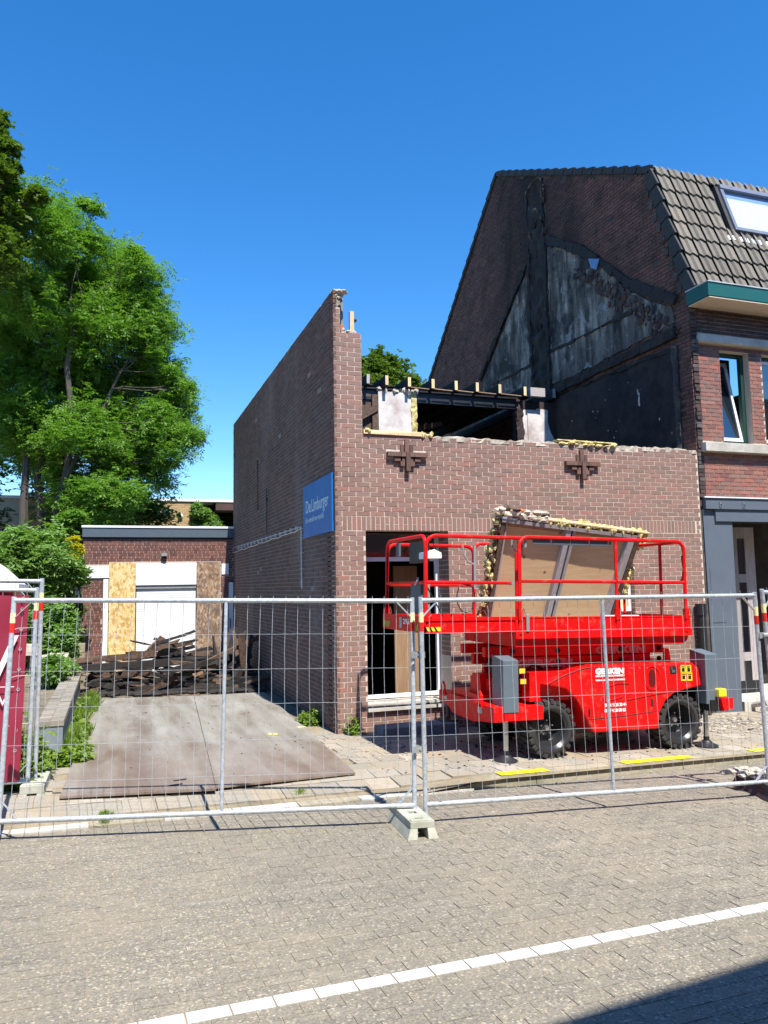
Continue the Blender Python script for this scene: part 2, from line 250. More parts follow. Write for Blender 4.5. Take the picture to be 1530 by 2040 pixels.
# ------------------------------------------------------------------ mesh helpers
class MB:
    def __init__(s): s.v = []; s.f = []
    def add(s, vs, fs):
        b = len(s.v); s.v += [tuple(map(float, q)) for q in vs]; s.f += [tuple(b+i for i in f) for f in fs]; return s
    def box(s, x0, x1, y0, y1, z0, z1):
        vs = [(x, y, z) for z in (z0, z1) for y in (y0, y1) for x in (x0, x1)]
        return s.add(vs, [(0, 2, 3, 1), (4, 5, 7, 6), (0, 1, 5, 4), (2, 6, 7, 3), (0, 4, 6, 2), (1, 3, 7, 5)])
    def hexa(s, p):   # 8 corners: bottom 4 ccw, top 4 ccw
        return s.add(p, [(3, 2, 1, 0), (4, 5, 6, 7), (0, 1, 5, 4), (1, 2, 6, 5), (2, 3, 7, 6), (3, 0, 4, 7)])
    def beam(s, a, b, w, h, up=(0, 0, 1), jit=0):
        a, b = Vector(a), Vector(b); d = (b-a).normalized(); up = Vector(up)
        if abs(d.dot(up)) > .98: up = Vector((1, 0, 0))
        r = d.cross(up).normalized(); u = r.cross(d)
        def c(p): return [p+r*(sx*w/2+random.uniform(-jit, jit))+u*(sz*h/2+random.uniform(-jit, jit)) for sx, sz in ((-1, -1), (1, -1), (1, 1), (-1, 1))]
        pa, pb = c(a), c(b)
        return s.add(pa+pb, [(0, 1, 2, 3), (7, 6, 5, 4), (0, 4, 5, 1), (1, 5, 6, 2), (2, 6, 7, 3), (3, 7, 4, 0)])
    def tube(s, pts, r, n=8, caps=True, rs=None):
        pts = [Vector(p) for p in pts]; b = len(s.v); prev = None
        for i, p in enumerate(pts):
            d = (pts[min(i+1, len(pts)-1)]-pts[max(i-1, 0)]).normalized()
            if prev is None:
                x = d.cross(Vector((0, 0, 1)));
                if x.length < .05: x = d.cross(Vector((1, 0, 0)))
            else: x = prev-d*prev.dot(d)
            x.normalize(); prev = x; y = d.cross(x); rr = rs[i] if rs else r
            for k in range(n):
                a = 2*math.pi*k/n+math.pi/n; s.v.append(tuple(p+(x*math.cos(a)+y*math.sin(a))*rr))
        for i in range(len(pts)-1):
            for k in range(n): s.f.append((b+i*n+k, b+i*n+(k+1) % n, b+(i+1)*n+(k+1) % n, b+(i+1)*n+k))
        if caps: s.f.append(tuple(b+k for k in range(n))[::-1]); s.f.append(tuple(b+(len(pts)-1)*n+k for k in range(n)))
        return s
    def prism(s, poly, axis, a, b):   # poly of 2D points, extruded along axis from a to b
        n = len(poly)
        def P(q, t):
            if axis == 0: return (t, q[0], q[1])
            if axis == 1: return (q[0], t, q[1])
            return (q[0], q[1], t)
        vs = [P(q, a) for q in poly]+[P(q, b) for q in poly]
        return s.add(vs, [tuple(range(n))[::-1], tuple(range(n, 2*n))]+[(i, (i+1) % n, n+(i+1) % n, n+i) for i in range(n)])
    def lathe(s, prof, c, axis=1, n=24):   # prof: (r, t) along axis
        b = len(s.v)
        for r, t in prof:
            for k in range(n):
                a = 2*math.pi*k/n; q = [r*math.cos(a), r*math.sin(a)]
                p = [q[0], t, q[1]] if axis == 1 else ([t, q[0], q[1]] if axis == 0 else [q[0], q[1], t])
                s.v.append((c[0]+p[0], c[1]+p[1], c[2]+p[2]))
        for i in range(len(prof)-1):
            for k in range(n): s.f.append((b+i*n+k, b+(i+1)*n+k, b+(i+1)*n+(k+1) % n, b+i*n+(k+1) % n))
        return s
    def lump(s, c, r, seed=0, sq=(1, 1, 1)):
        t = (1+5**.5)/2; vs = []
        for q in [(-1, t, 0), (1, t, 0), (-1, -t, 0), (1, -t, 0), (0, -1, t), (0, 1, t), (0, -1, -t), (0, 1, -t), (t, 0, -1), (t, 0, 1), (-t, 0, -1), (-t, 0, 1)]:
            k = r/1.9*random.uniform(.6, 1.15); vs.append((c[0]+q[0]*k*sq[0], c[1]+q[1]*k*sq[1], c[2]+q[2]*k*sq[2]))
        return s.add(vs, [(0, 11, 5), (0, 5, 1), (0, 1, 7), (0, 7, 10), (0, 10, 11), (1, 5, 9), (5, 11, 4), (11, 10, 2), (10, 7, 6), (7, 1, 8), (3, 9, 4), (3, 4, 2), (3, 2, 6), (3, 6, 8), (3, 8, 9), (4, 9, 5), (2, 4, 11), (6, 2, 10), (8, 6, 7), (9, 8, 1)])
    def rough_box(s, x0, x1, y0, y1, z0, z1, nx, ny, nz, amp, fr=6.):
        # subdivided box with noise on every outer vertex
        b = len(s.v); idx = {}
        def vid(i, j, k):
            if (i, j, k) not in idx:
                p = Vector((x0+(x1-x0)*i/nx, y0+(y1-y0)*j/ny, z0+(z1-z0)*k/nz)); d = Vector((mnoise.noise(p*fr), mnoise.noise(p*fr+Vector((9, 3, 1))), mnoise.noise(p*fr+Vector((2, 7, 5)))))*amp
                if k == 0: d.z = 0
                idx[(i, j, k)] = len(s.v); s.v.append(tuple(p+d))
            return idx[(i, j, k)]
        for i in range(nx):
            for j in range(ny):
                s.f.append((vid(i, j, 0), vid(i, j+1, 0), vid(i+1, j+1, 0), vid(i+1, j, 0))); s.f.append((vid(i, j, nz), vid(i+1, j, nz), vid(i+1, j+1, nz), vid(i, j+1, nz)))
            for k in range(nz):
                s.f.append((vid(i, 0, k), vid(i+1, 0, k), vid(i+1, 0, k+1), vid(i, 0, k+1))); s.f.append((vid(i, ny, k), vid(i, ny, k+1), vid(i+1, ny, k+1), vid(i+1, ny, k)))
        for j in range(ny):
            for k in range(nz):
                s.f.append((vid(0, j, k), vid(0, j, k+1), vid(0, j+1, k+1), vid(0, j+1, k))); s.f.append((vid(nx, j, k), vid(nx, j+1, k), vid(nx, j+1, k+1), vid(nx, j, k+1)))
        return s
    def mesh(s, name, mat, smooth=False):
        me = bpy.data.meshes.new(name); me.from_pydata(s.v, [], s.f); me.materials.append(M[mat] if isinstance(mat, str) else mat)
        if smooth:
            me.polygons.foreach_set('use_smooth', [True]*len(me.polygons)); 
            try: me.set_sharp_from_angle(angle=math.radians(40))
            except Exception: pass
        me.update(); return me
def tag(o, label=None, cat=None, group=None, kind=None):
    if label: o['label'] = label
    if cat: o['category'] = cat
    if group: o['group'] = group
    if kind: o['kind'] = kind
    return o
def wloc(p):   # world offset of an unrotated chain
    v = Vector((0, 0, 0))
    while p is not None: v += p.location; p = p.parent
    return v
def link(name, me, parent=None, loc=None, world=True):
    o = bpy.data.objects.new(name, me); COL.objects.link(o)
    if parent is not None:
        o.parent = parent
        if world: o.location = (Vector(loc) if loc is not None else Vector((0, 0, 0)))-wloc(parent)
        elif loc is not None: o.location = loc
    elif loc is not None: o.location = loc
    return o
def part(name, mb, mat, parent, smooth=False, stuff=False, label=None, local=False, bevel=0):
    o = link(name, mb.mesh(name, mat, smooth), parent, None, not local)
    if stuff: o['kind'] = 'stuff'
    if label: o['label'] = label
    if bevel:
        m = o.modifiers.new('bevel', 'BEVEL'); m.width = bevel; m.segments = 2; m.limit_method = 'ANGLE'
    return o
def thing(name, label, cat, loc=(0, 0, 0), group=None, rot=None):
    o = bpy.data.objects.new(name, None); COL.objects.link(o); o.location = loc; o.empty_display_size = .2
    if rot: o.rotation_euler = rot
    return tag(o, label, cat, group)
def one(name, mb, mat, label, cat, group=None, smooth=False, bevel=0):
    o = link(name, mb.mesh(name, mat, smooth)); tag(o, label, cat, group)
    if bevel:
        m = o.modifiers.new('bevel', 'BEVEL'); m.width = bevel; m.segments = 2; m.limit_method = 'ANGLE'
    return o
def struct(name, mb, mat): return tag(link(name, mb.mesh(name, mat)), kind='structure')
def text_mesh(s, size, depth, mat, name='lettering', spacing=1., bold=0.):
    cu = bpy.data.curves.new('t', 'FONT'); cu.body = s; cu.size = size; cu.extrude = depth; cu.space_character = spacing; cu.offset = bold
    ob = bpy.data.objects.new('t', cu); COL.objects.link(ob); dg = bpy.context.evaluated_depsgraph_get()
    me = bpy.data.meshes.new_from_object(ob.evaluated_get(dg)); bpy.data.objects.remove(ob); me.name = name; me.materials.clear(); me.materials.append(M[mat]); return me
def inpoly(p, poly):
    x, y = p; c = False; n = len(poly); j = n-1
    for i in range(n):
        if (poly[i][1] > y) != (poly[j][1] > y) and x < (poly[j][0]-poly[i][0])*(y-poly[i][1])/(poly[j][1]-poly[i][1])+poly[i][0]: c = not c
        j = i
    return c
# ------------------------------------------------------------------ brickwork
def courses(u0, u1, z0, z1, c, L, holes=(), keep=None, seq=None, joint=.011):
    """running-bond bricks as (u0,u1,z0,z1) with the holes cut out exactly"""
    out = []; k = 0; z = z0
    while z < z1-1e-4:
        za, zb = z, z+c-joint; u = u0-(L/2 if k % 2 else 0)
        if seq: u = u0-random.random()*L; 
        if seq and k % 2: lens = [L/2]
        else: lens = [L]
        while u < u1:
            a, b = max(u, u0), min(u+lens[0], u1); segs = [(a, b-joint)]
            for h in holes:
                if h[2] < zb-1e-3 and h[3] > za+1e-3:
                    ns = []
                    for s_, e_ in segs:
                        if h[0] >= e_ or h[1] <= s_: ns.append((s_, e_))
                        else:
                            if h[0]-s_ > .03: ns.append((s_, h[0]-.002))
                            if e_-h[1] > .03: ns.append((h[1]+.002, e_))
                    segs = ns
            for s_, e_ in segs:
                if e_-s_ > .025 and (keep is None or keep((s_+e_)/2, (za+zb)/2)): out.append((s_, e_, za, zb))
            u += lens[0]
        z += c; k += 1
    return out
BM_ = {}
def brick_mesh(mat):
    if mat in BM_: return BM_[mat]
    r = []
    for q in range(3):
        m = MB(); m.box(-.5, .5, -.012, .03, -.5, .5); m.v = [(x+random.uniform(-.012, .012), y+random.uniform(-.002, .002), z+random.uniform(-.04, .04)) for x, y, z in m.v]
        r.append(m.mesh('brick', mat))
    BM_[mat] = r; return r
def lay_front(parent, bricks, yface, mat, singles=0, cx=None, proud=0.):
    """bricks in an XZ wall that faces -Y; the nearest become separate objects"""
    key = cx if cx is not None else CAM
    bs = sorted(bricks, key=lambda b: (b[0]-key[0])**2+((b[2]+b[3])/2-2.0)**2 if cx is None else (b[0]-cx[0])**2+(b[2]-cx[2])**2)
    for i, b in enumerate(bs[:singles]):
        o = link('brick', random.choice(brick_mesh(mat)), parent, ((b[0]+b[1])/2, yface+.012-proud+random.uniform(-.001, .001), (b[2]+b[3])/2))
        o.scale = (b[1]-b[0], 1, b[3]-b[2]); o.rotation_euler = (0, random.uniform(-.006, .006), 0)
    m = MB()
    for b in bs[singles:]:
        d = yface-proud+random.uniform(-.001, .001); j = lambda: random.uniform(-.002, .002)
        m.add([(b[0]+j(), d, b[2]+j()), (b[1]+j(), d, b[2]+j()), (b[1]+j(), d, b[3]+j()), (b[0]+j(), d, b[3]+j()), (b[0], yface+.04, b[2]), (b[1], yface+.04, b[2]), (b[1], yface+.04, b[3]), (b[0], yface+.04, b[3])],
              [(0, 1, 2, 3), (0, 4, 5, 1), (1, 5, 6, 2), (2, 6, 7, 3), (3, 7, 4, 0)])
    if m.v: part('brickwork', m, mat, parent, stuff=True)
def lay_side(parent, bricks, xface, mat, jit=.0025, name='brickwork'):
    m = MB()
    for b in bricks:
        d = xface+random.uniform(-jit, jit); j = lambda: random.uniform(-.002, .002)
        m.add([(d, b[0]+j(), b[2]+j()), (d, b[1]+j(), b[2]+j()), (d, b[1]+j(), b[3]+j()), (d, b[0]+j(), b[3]+j()), (xface+.04, b[0], b[2]), (xface+.04, b[1], b[2]), (xface+.04, b[1], b[3]), (xface+.04, b[0], b[3])],
              [(3, 2, 1, 0), (1, 5, 4, 0), (2, 6, 5, 1), (3, 7, 6, 2), (0, 4, 7, 3)])
    return part(name, m, mat, parent, stuff=True)
# ------------------------------------------------------------------ ground
TH = .045; cT, sT = math.cos(TH), math.sin(TH); KO = Vector((.65, -2.90))   # street runs slightly skew to the front
def SP(s, t):   # street coordinates: s along the kerb, t towards the buildings, both from the kerb's front top edge
    return (KO.x+s*cT-t*sT, KO.y+s*sT+t*cT)
def sheet(s0, s1, t0, t1, off, ns=1, nt_=1, offf=None):
    m = MB(); g = []
    for i in range(ns+1):
        for j in range(nt_+1):
            t = t0+(t1-t0)*j/nt_; x, y = SP(s0+(s1-s0)*i/ns, t); g.append((x, y, G(x, off if offf is None else offf(s0+(s1-s0)*i/ns, t))))
    m.add(g, [(i*(nt_+1)+j, (i+1)*(nt_+1)+j, (i+1)*(nt_+1)+j+1, i*(nt_+1)+j+1) for i in range(ns) for j in range(nt_)]); return m
m = MB(); m.add([(-900, -900, -2.2), (900, -900, -2.2), (900, 900, -2.2), (-900, 900, -2.2)], [(0, 1, 2, 3)]); struct('ground', m, 'far_ground')
m = MB(); m.box(-32, 34, -30, 60, -2.19, -1.2); 
m = MB(); m.add([(-34, -30, G(-34, -.1045)), (34, -30, G(34, -.1045)), (34, -2.9+.045*34, G(34, -.1045)), (-34, -2.9-.045*34-.1, G(-34, -.1045))], [(0, 1, 2, 3)]); m.add([(-34, -30, -3), (34, -30, -3), (34, -30, G(34, -.135)), (-34, -30, G(-34, -.135))], [(0, 1, 2, 3)])
street = struct('street', m, 'grout')
m = sheet(-34, 34, -.3, 1, -.14); 
# pavers: 215 x 105 mm, running bond along the street, a white line of the same bricks
PL, PW = .215, .105
pm = []
for q in range(4):
    mm = MB(); mm.box(-PL/2+.0026, PL/2-.0026, -PW/2+.0013, PW/2-.0013, -.03, 0); mm.v = [(x+random.uniform(-.001, .001), y+random.uniform(-.001, .001), z+(random.uniform(-.0012, .0012) if z == 0 else 0)) for x, y, z in mm.v]; pm.append(mm.mesh('paver', 'paver_mat'))
pw = []
for q in range(3):
    mm = MB(); mm.box(-PL/2+.004, PL/2-.004, -PW/2+.002, PW/2-.002, -.03, .002); mm.v = [(x+random.uniform(-.0015, .0015), y+random.uniform(-.001, .001), z) for x, y, z in mm.v]; pw.append(mm.mesh('line_brick', 'line_brick_mat'))
TL = None
ref = Vector((-1.288, -6.271)); d = ref-KO; TLINE = -d.x*sT+d.y*cT-.05     # t of the white line
rowoff = TLINE-PW/2
allp = []
jrow = 0
t = -.02-PW
rows = []
tt = rowoff
while tt < -.03: rows.append(tt); tt += PW
tt = rowoff-PW
while tt > -5.6: rows.append(tt); tt -= PW
slope = math.atan(-K)
def place_paver(me, s_, t_, name, tilt=.004):
    x, y = SP(s_, t_); z = G(x, ST)
    o = link(name, me, street, (x, y, z+random.uniform(-.001, .001))); o.rotation_euler = (random.uniform(-tilt, tilt), -slope+random.uniform(-tilt, tilt), TH); return o
for ri, t_ in enumerate(sorted(rows, reverse=True)):
    tc = t_+PW/2; line = abs(tc-TLINE) < PW*.4
    k = 0; s_ = -8.0-(PL/2 if ri % 2 else 0)+random.uniform(-.004, .004)
    smax = 6.5
    while s_ < smax:
        x, y = SP(s_+PL/2, tc); dd = Vector((x, y, G(x, ST)))-Vector(CAM); z = dd.dot(Vector(BF_)); 
        vis = z > .3 and abs(dd.dot(Vector(BR_))/z) < .56 and dd.dot(Vector(BU_))/z > -.72
        allp.append((dd.length if vis else 99, s_+PL/2, tc, line)); s_ += PL
allp.sort(); n = 0; mm = MB()
for dd, s_, tc, line in allp:
    if line:
        place_paver(random.choice(pw), s_, tc, 'line_brick', .001)
    elif n < 300 and dd < 90: place_paver(random.choice(pm), s_, tc, 'paver'); n += 1
    else:
        a, b = PL/2-.0026, PW/2-.0013; q = [SP(s_+sx*a, tc+sy*b) for sx, sy in ((-1, -1), (1, -1), (1, 1), (-1, 1))]; h = random.uniform(-.0018, .0018)
        tp = [(x, y, G(x, ST)+h+random.uniform(-.0008, .0008)) for x, y in q]; bt = [(x, y, G(x, ST)-.03) for x, y in q]
        mm.add(tp+bt, [(0, 1, 2, 3), (0, 4, 5, 1), (1, 5, 6, 2), (2, 6, 7, 3), (3, 7, 4, 0)])
part('paver_field', mm, 'paver_mat', street, stuff=True)
m = MB(); 
for a, b in ((-34, -7.9), (6.6, 34)):
    for ti in (0,):
        q = [SP(a, -20), SP(b, -20), SP(b, -.02), SP(a, -.02)]; m.add([(x, y, G(x, ST)) for x, y in q], [(0, 1, 2, 3)])
q = [SP(-7.9, -20), SP(6.6, -20), SP(6.6, -5.7), SP(-7.9, -5.7)]; m.add([(x, y, G(x, ST)) for x, y in q], [(0, 1, 2, 3)])
part('paver_field', m, 'paver_mat', street, stuff=True)
# pavement with dropped apron on the left of the kerb
def poff(s, t):
    # height offset of the pavement surface; the drive entrance dips to the street at the kerb line
    if s < .1:
        k = min(1, max(0, (.1-s)/.9)); e = max(0, 1-t/.75); return -(.1-.012)*k*min(1, e)
    return 0.
pv = sheet(-34, 34, -.02, 4.2, 0, 200, 14, lambda s, t: poff(s, t)-.012); pave = struct('pavement', pv, 'sand_base')
m = sheet(-34, 34, 4.1, 62, -.014, 8, 8); struct('yard', m, 'soil')
tms = []
for q in range(4):
    mm = MB(); a = .1475; mm.box(-a, a, -a, a, -.03, 0); mm.v = [(x+random.uniform(-.003, .003), y+random.uniform(-.003, .003), z) for x, y, z in mm.v]; tms.append(mm.mesh('paving_tile', 'pavement_tile_mat'))
nt_ = 0
for j in range(10):
    t_ = .21+j*.3
    for i in range(-22, 32):
        s_ = i*.3+(0.15 if j % 2 else 0); x, y = SP(s_, t_+.15)
        if y > -.02 and -.1 < x < 6.5: continue
        if y > .6 or x < -4.9: continue
        if -3.45 < x < -.45 and y > -2.15: continue
        if x > 8.6: continue
        dz = poff(s_, t_+.15); e = poff(s_, t_+.3)-poff(s_, t_)
        o = link('paving_tile', tms[(i*7+j*3) % 4], pave, (x, y, G(x, dz)+.004+random.uniform(-.002, .003))); o.rotation_euler = (math.atan2(e, .3)+random.uniform(-.006, .006), -slope+random.uniform(-.006, .006), TH+random.uniform(-.008, .008)+(math.pi/2)*random.randint(0, 3)*0)
# kerb stones
m1 = MB(); L = 1.0
for i in range(12):
    s0 = -.25+i*L
    mm = MB(); N_ = 8
    for q in range(N_):
        a, b = s0+L*q/N_+(.004 if q == 0 else 0), s0+L*(q+1)/N_-(.004 if q == N_-1 else 0)
        def hh(s): return 0.0 if s > .35 else -.085*min(1, (.35-s)/.6)
        pts = []
        for zz in (0, 1):
            for (s, t_) in ((a, 0), (b, 0), (b, .19), (a, .19)):
                x, y = SP(s, t_+(.018 if (zz and t_ == 0) else 0)); pts.append((x, y, G(x, (hh(s)+.006+mnoise.noise(Vector((s*7, 0, i)))*.003) if zz else -.16)))
        mm.hexa(pts)
    o = part('kerb_stone', mm, 'concrete_kerb', pave)
for i, (a, b) in enumerate([(.36, 1.02), (1.95, 2.95), (3.9, 4.9)]):
    if i == 0: a, b = .33, .93
    mm = MB(); ns = 10
    top = []
    for q in range(ns+1):
        s = a+(b-a)*q/ns; 
        for t_, off in ((.02, .0115), (.165+.01*math.sin(q*2.1), .0115)):
            x, y = SP(s, t_); top.append((x, y, G(x, off+.002)))
    mm.add(top, [(2*q, 2*q+2, 2*q+3, 2*q+1) for q in range(ns)]); 
    part('yellow_marking', mm, 'kerb_paint', pave)
# flush concrete strips of the drive entrance
for i in range(9):
    mm = MB(); s0 = -5.6+i*.62; pts = []
    for zz in (0, 1):
        for s, t_ in ((s0+.006, -.02), (s0+.614, -.02), (s0+.614, .17), (s0+.006, .17)):
            x, y = SP(s, t_); pts.append((x, y, G(x, ST+(.016 if zz else -.05))))
    mm.hexa(pts); part('entrance_slab', mm, 'concrete_light' if i % 3 else 'concrete_kerb', pave)
# ------------------------------------------------------------------ steel road plates
def road_plate(c, label, z=.03):
    m = MB(); b = [(x, y, G(x, z-.02)) for x, y in c]; t_ = [(x, y, G(x, z)) for x, y in c]; m.hexa(b+t_)
    return m
T = thing('steel_plate', 'rusty steel road plate along the low wall side of the drive', 'steel plate', (-2.6, .8, .06), 'steel road plates on the drive')
part('plate', road_plate([(-3.36, -2.44), (-1.955, -2.58), (-1.50, 4.3), (-3.12, 4.4)], ''), 'steel_plate_mat', T)
for dx in (-.09, .09): m = MB(); m.tube([(-2.35+dx*.3, -2.25+dx, G(-2.3, .034)), (-2.22+dx*.3, -2.235+dx, G(-2.3, .037))], .006, 5); part('lifting_slot', m, 'metal_dark', T)
T = thing('steel_plate', 'steel road plate nearest the building side wall on the drive', 'steel plate', (-1.1, .8, .03), 'steel road plates on the drive')
part('plate', road_plate([(-1.945, -2.565), (-.46, -2.33), (-.33, .9), (-.15, 4.6), (-1.49, 4.3)], '') if False else road_plate([(-1.945, -2.50), (-.47, -2.33), (-.17, 4.5), (-1.49, 4.3)], '', .028), 'steel_plate_mat', T)
m = MB(); m.tube([(-.85, -2.12, .04), (-.72, -2.11, .043)], .006, 5); part('lifting_slot', m, 'metal_dark', T)
# ------------------------------------------------------------------ burnt main building
B = thing('burnt_building', 'roofless brown brick building with blackened joists and a ragged top edge', 'building', (3.1, 4.8, 0))
C_ = .0697; ZS = 2.785; DOOR = (.44, 1.72, .27, ZS); WIN = (2.45, 4.95, 1.50, ZS)
SB = (.105, 6.24, ZS+.004, ZS+3*C_-.007)
z00 = ZS-44*C_
cross_c = [(1.085, 3.885), (4.046, 3.86)]
holes = [DOOR, WIN, SB, (.42, 6.4, 4.23, 7), (.105, 6.4, 5.68, 7)]
for cx, cz in cross_c: holes += [(cx-.31, cx+.31, cz-.03, cz+.04)]
def wtop(u):
    if u < .105: return 6.02
    if u < .42: return 5.66
    return 4.16+.035*mnoise.noise(Vector((u*3, 0, 0)))-(.07 if 4.5 < u < 5.2 else 0)
br = courses(0, 6.33, z00, 6.1, C_, .21, holes, lambda u, z: z < wtop(u))
lay_front(B, br, 0., 'brick_purple', 300-16, cx=(1.3, 0, 3.2))
# soldier course over the openings, some cut bricks
m = MB(); u = .108; i = 0
while u < 6.2:
    a, b = u, u+.0595; z0, z1 = ZS+.004, ZS+3*C_-.012; d = random.uniform(-.001, .001)
    if .5 < u < 1.75 and i % 2: segs = [(z0, z0+.085), (z0+.097, z1)]
    else: segs = [(z0, z1)]
    for s0, s1 in segs: m.box(a, b, d, .04, s0, s1)
    u += .0702; i += 1
part('soldier_course', m, 'brick_purple', B, stuff=True)
m = MB()
def slab(x0, x1, z0, z1, y0=.0035, y1=.24): m.box(x0, x1, y0, y1, z0, z1)
slab(.0035, .44, -.4, ZS, .0035, .46); slab(.44, 1.72, -.4, .27); slab(1.72, 2.45, -.4, ZS, .0035, .46); slab(2.45, 4.95, -.4, 1.5); slab(4.95, 6.33, -.4, ZS); slab(.008, 6.33, ZS, 4.15); slab(.008, .415, 4.15, 5.62); slab(.008, .1, 5.62, 6.0)
part('wall', m, 'mortar_cream', B)
# reveals of door and window get brick faces
m = MB()
for k in range(18, 44):
    z = z00+k*C_
    for xa, xb, s in ((.41, .443, 1), (1.717, 1.75, -1), (2.42, 2.453, 1), (4.947, 4.98, -1)):
        if k*C_+z00 < (1.5 if xa > 2 else .27): continue
        [m.box(xa, xb, .006+q*.105, .1+q*.105, z, z+C_-.0125) for q in range(4 if xa < 2 else 1)]
part('reveal_brickwork', m, 'brick_purple', B, stuff=True)
# side wall facing the drive
m = MB(); m.box(.0035, .22, .24, 9.66, -.4, 6.24); part('wall', m, 'mortar_dark', B)
def stop(u): return 6.26+.02*mnoise.noise(Vector((u*2, 3, 0))) if u > .55 else 6.25-.02*(u < .2)
slotb = (6.02, 6.14, 3.66, 4.75)
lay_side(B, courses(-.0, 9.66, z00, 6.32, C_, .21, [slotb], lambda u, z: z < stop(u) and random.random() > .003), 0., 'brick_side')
m = MB()
for k in range(15): m.box(-.012, .03, 6.03, 6.13, 3.665+k*.073, 3.665+k*.073+.058)
part('filled_slot', m, 'brick_gable', B, label='narrow bricked up slot in the side wall')
m = MB(); 
for i in range(110):
    y = .02+random.random()**2.2*1.2 if i < 40 else random.uniform(.1, 9.5); m.lump((random.uniform(.02, .2), y, 6.245+random.uniform(-.01, .015)), random.uniform(.03, .06) if i < 40 else .03, sq=(1, 1, .6))
for i in range(34): m.lump((random.uniform(.11, .41), random.uniform(.02, .2), 5.64+random.uniform(-.01, .04)), random.uniform(.025, .06))
part('broken_mortar', m, 'mortar_lump', B, stuff=True)
for xx, zz in ((.14, 5.70), (.385, 5.60)):
    m = MB(); m.box(xx-.03, xx+.03, .02, .12, zz-.02, zz+.05); part('broken_brick', m, 'orange_brick', B)
# protruding brick crosses
for cx, cz in cross_c:
    for (a, b, z0, z1, pr) in [(-.31, -.105, -.028, .036, .07), (-.1, .1, -.028, .036, .07), (.105, .31, -.028, .036, .07), (-.2, -.085, -.095, -.037, .05), (.085, .2, -.095, -.037, .05), (-.11, -.045, -.165, -.04, .05), (.045, .11, -.165, -.04, .05), (-.033, .033, -.24, .03, .085), (-.033, .033, .045, .23, .035), (-.098, -.045, .045, .15, .025), (.045, .098, .045, .15, .025)]:
        mm = MB(); mm.box(cx+a, cx+b, -pr, .02, cz+z0, cz+z1); part('protruding_brick', mm, 'brick_purple' if pr < .02 else 'brick_side', B)
# ledge of exposed core on top of the wall
m = MB(); m.rough_box(1.3, 6.32, .0, .24, 4.12, 4.19, 90, 5, 1, .035, 9); part('mortar_ledge', m, 'mortar_lump', B)
m = MB(); m.beam((.43, .02, 4.205), (1.36, .02, 4.20), .09, .062, jit=.004); part('timber_plate', m, 'pine', B)
m = MB()
for i in range(70): m.lump((3.66+random.random()*1.0, random.uniform(-.04, .14), 4.19+random.uniform(-.025, .03)), random.uniform(.03, .06), sq=(1.5, 1, .7))
m.beam((3.62, .05, 4.235), (4.7, .06, 4.222), .14, .02, jit=.006)
for i in range(10): m.lump((.42+random.random()*.1, random.uniform(-.03, .1), 4.2+random.uniform(-.02, .04)), .035)
for i in range(14): m.lump((1.32+random.random()*.18, random.uniform(-.03, .1), 4.19+random.uniform(-.02, .04)), .04)
part('insulation_strip', m, 'insulation', B, stuff=True)
# stub timber on the pier
T = thing('timber_stub', 'short pale timber stub standing on the ragged brick pier', 'timber', (.3, .08, 5.66)); m = MB(); m.box(.265, .325, .04, .1, 5.63, 5.98); part('post', m, 'pine', T); m = MB(); m.lump((.35, .07, 5.86), .035); part('broken_screw', m, 'burnt_brown', T)
# floors and rear of the shell
m = MB(); m.box(.22, 6.33, .24, 9.5, 3.15, 3.3); m.box(.22, 6.33, 9.45, 9.66, -.4, 6.2); m.box(.22, 6.33, .24, 9.5, -.4, -.02+.2); part('floor', m, 'charred', B)
m = MB(); m.box(.22, 6.2, 2.6, 2.7, .2, 3.15); part('inner_wall', m, 'black_plaster', B)
# upper cross wall with its openings, 4.3 m back
Y4 = 4.3
m = MB(); m.box(2.16, 2.88, Y4, Y4+.12, 3.3, 5.98); o = part('plastered_pier', m, 'plaster_white', B, label='pinkish white plastered wall stub left of the opening')
m = MB(); m.rough_box(2.88, 3.0, Y4-.02, Y4+.14, 3.3, 5.99, 2, 2, 40, .03, 14); part('insulated_edge', m, 'insulation', B)
m = MB()
for i in range(26): m.lump((2.14+random.random()*.85, Y4+random.uniform(-.02, .12), 5.98+random.uniform(-.02, .06)), random.uniform(.04, .09))
part('broken_mortar', m, 'mortar_lump', B, stuff=True)
m = MB()
for i in range(4): m.box(1.0+i*.26, 1.24+i*.26, Y4+.05, Y4+.08, 3.3, 5.92)
m.box(2.02, 2.14, Y4-.02, Y4+.1, 3.3, 5.9); m.beam((1.4, Y4-.02, 5.2), (2.1, Y4-.02, 5.62), .06, .14); part('charred_boarding', m, 'burnt_brown', B)
m = MB(); m.box(5.62, 5.86, Y4, Y4+.02, 3.3, 5.80); m.prism([(5.86, 3.3), (6.3, 3.3), (6.32, 5.1), (6.2, 5.3), (6.12, 5.55), (6.14, 5.82), (5.86, 5.84)], 1, Y4+.005, Y4+.022); m.box(5.5, 5.62, Y4+.02, Y4+.03, 3.3, 5.8)
part('white_render', m, 'plaster_white', B, label='torn white render on the right hand stub')
m = MB(); m.box(5.38, 6.33, Y4+.03, Y4+.2, 3.3, 6.0); m.rough_box(5.36, 5.52, Y4, Y4+.2, 3.3, 6.0, 2, 2, 36, .04, 12); part('stub_wall', m, 'brick_torn', B)
m = MB(); m.box(.22, 5.4, Y4+.02, Y4+.14, 5.80, 5.86); m.box(.22, 5.4, Y4+.06, Y4+.08, 5.86, 6.02); m.box(.22, 5.4, Y4+.0, Y4+.16, 6.02, 6.05); part('steel_beam', m, 'metal_dark', B, label='sooty steel beam under the joists')
xs = [A(u, v, 1, 4.15)[0] for u, v in [(733, 760), (770, 757), (815, 762), (862, 765), (908, 768), (950, 770), (995, 775), (1045, 776), (1103, 784)]]
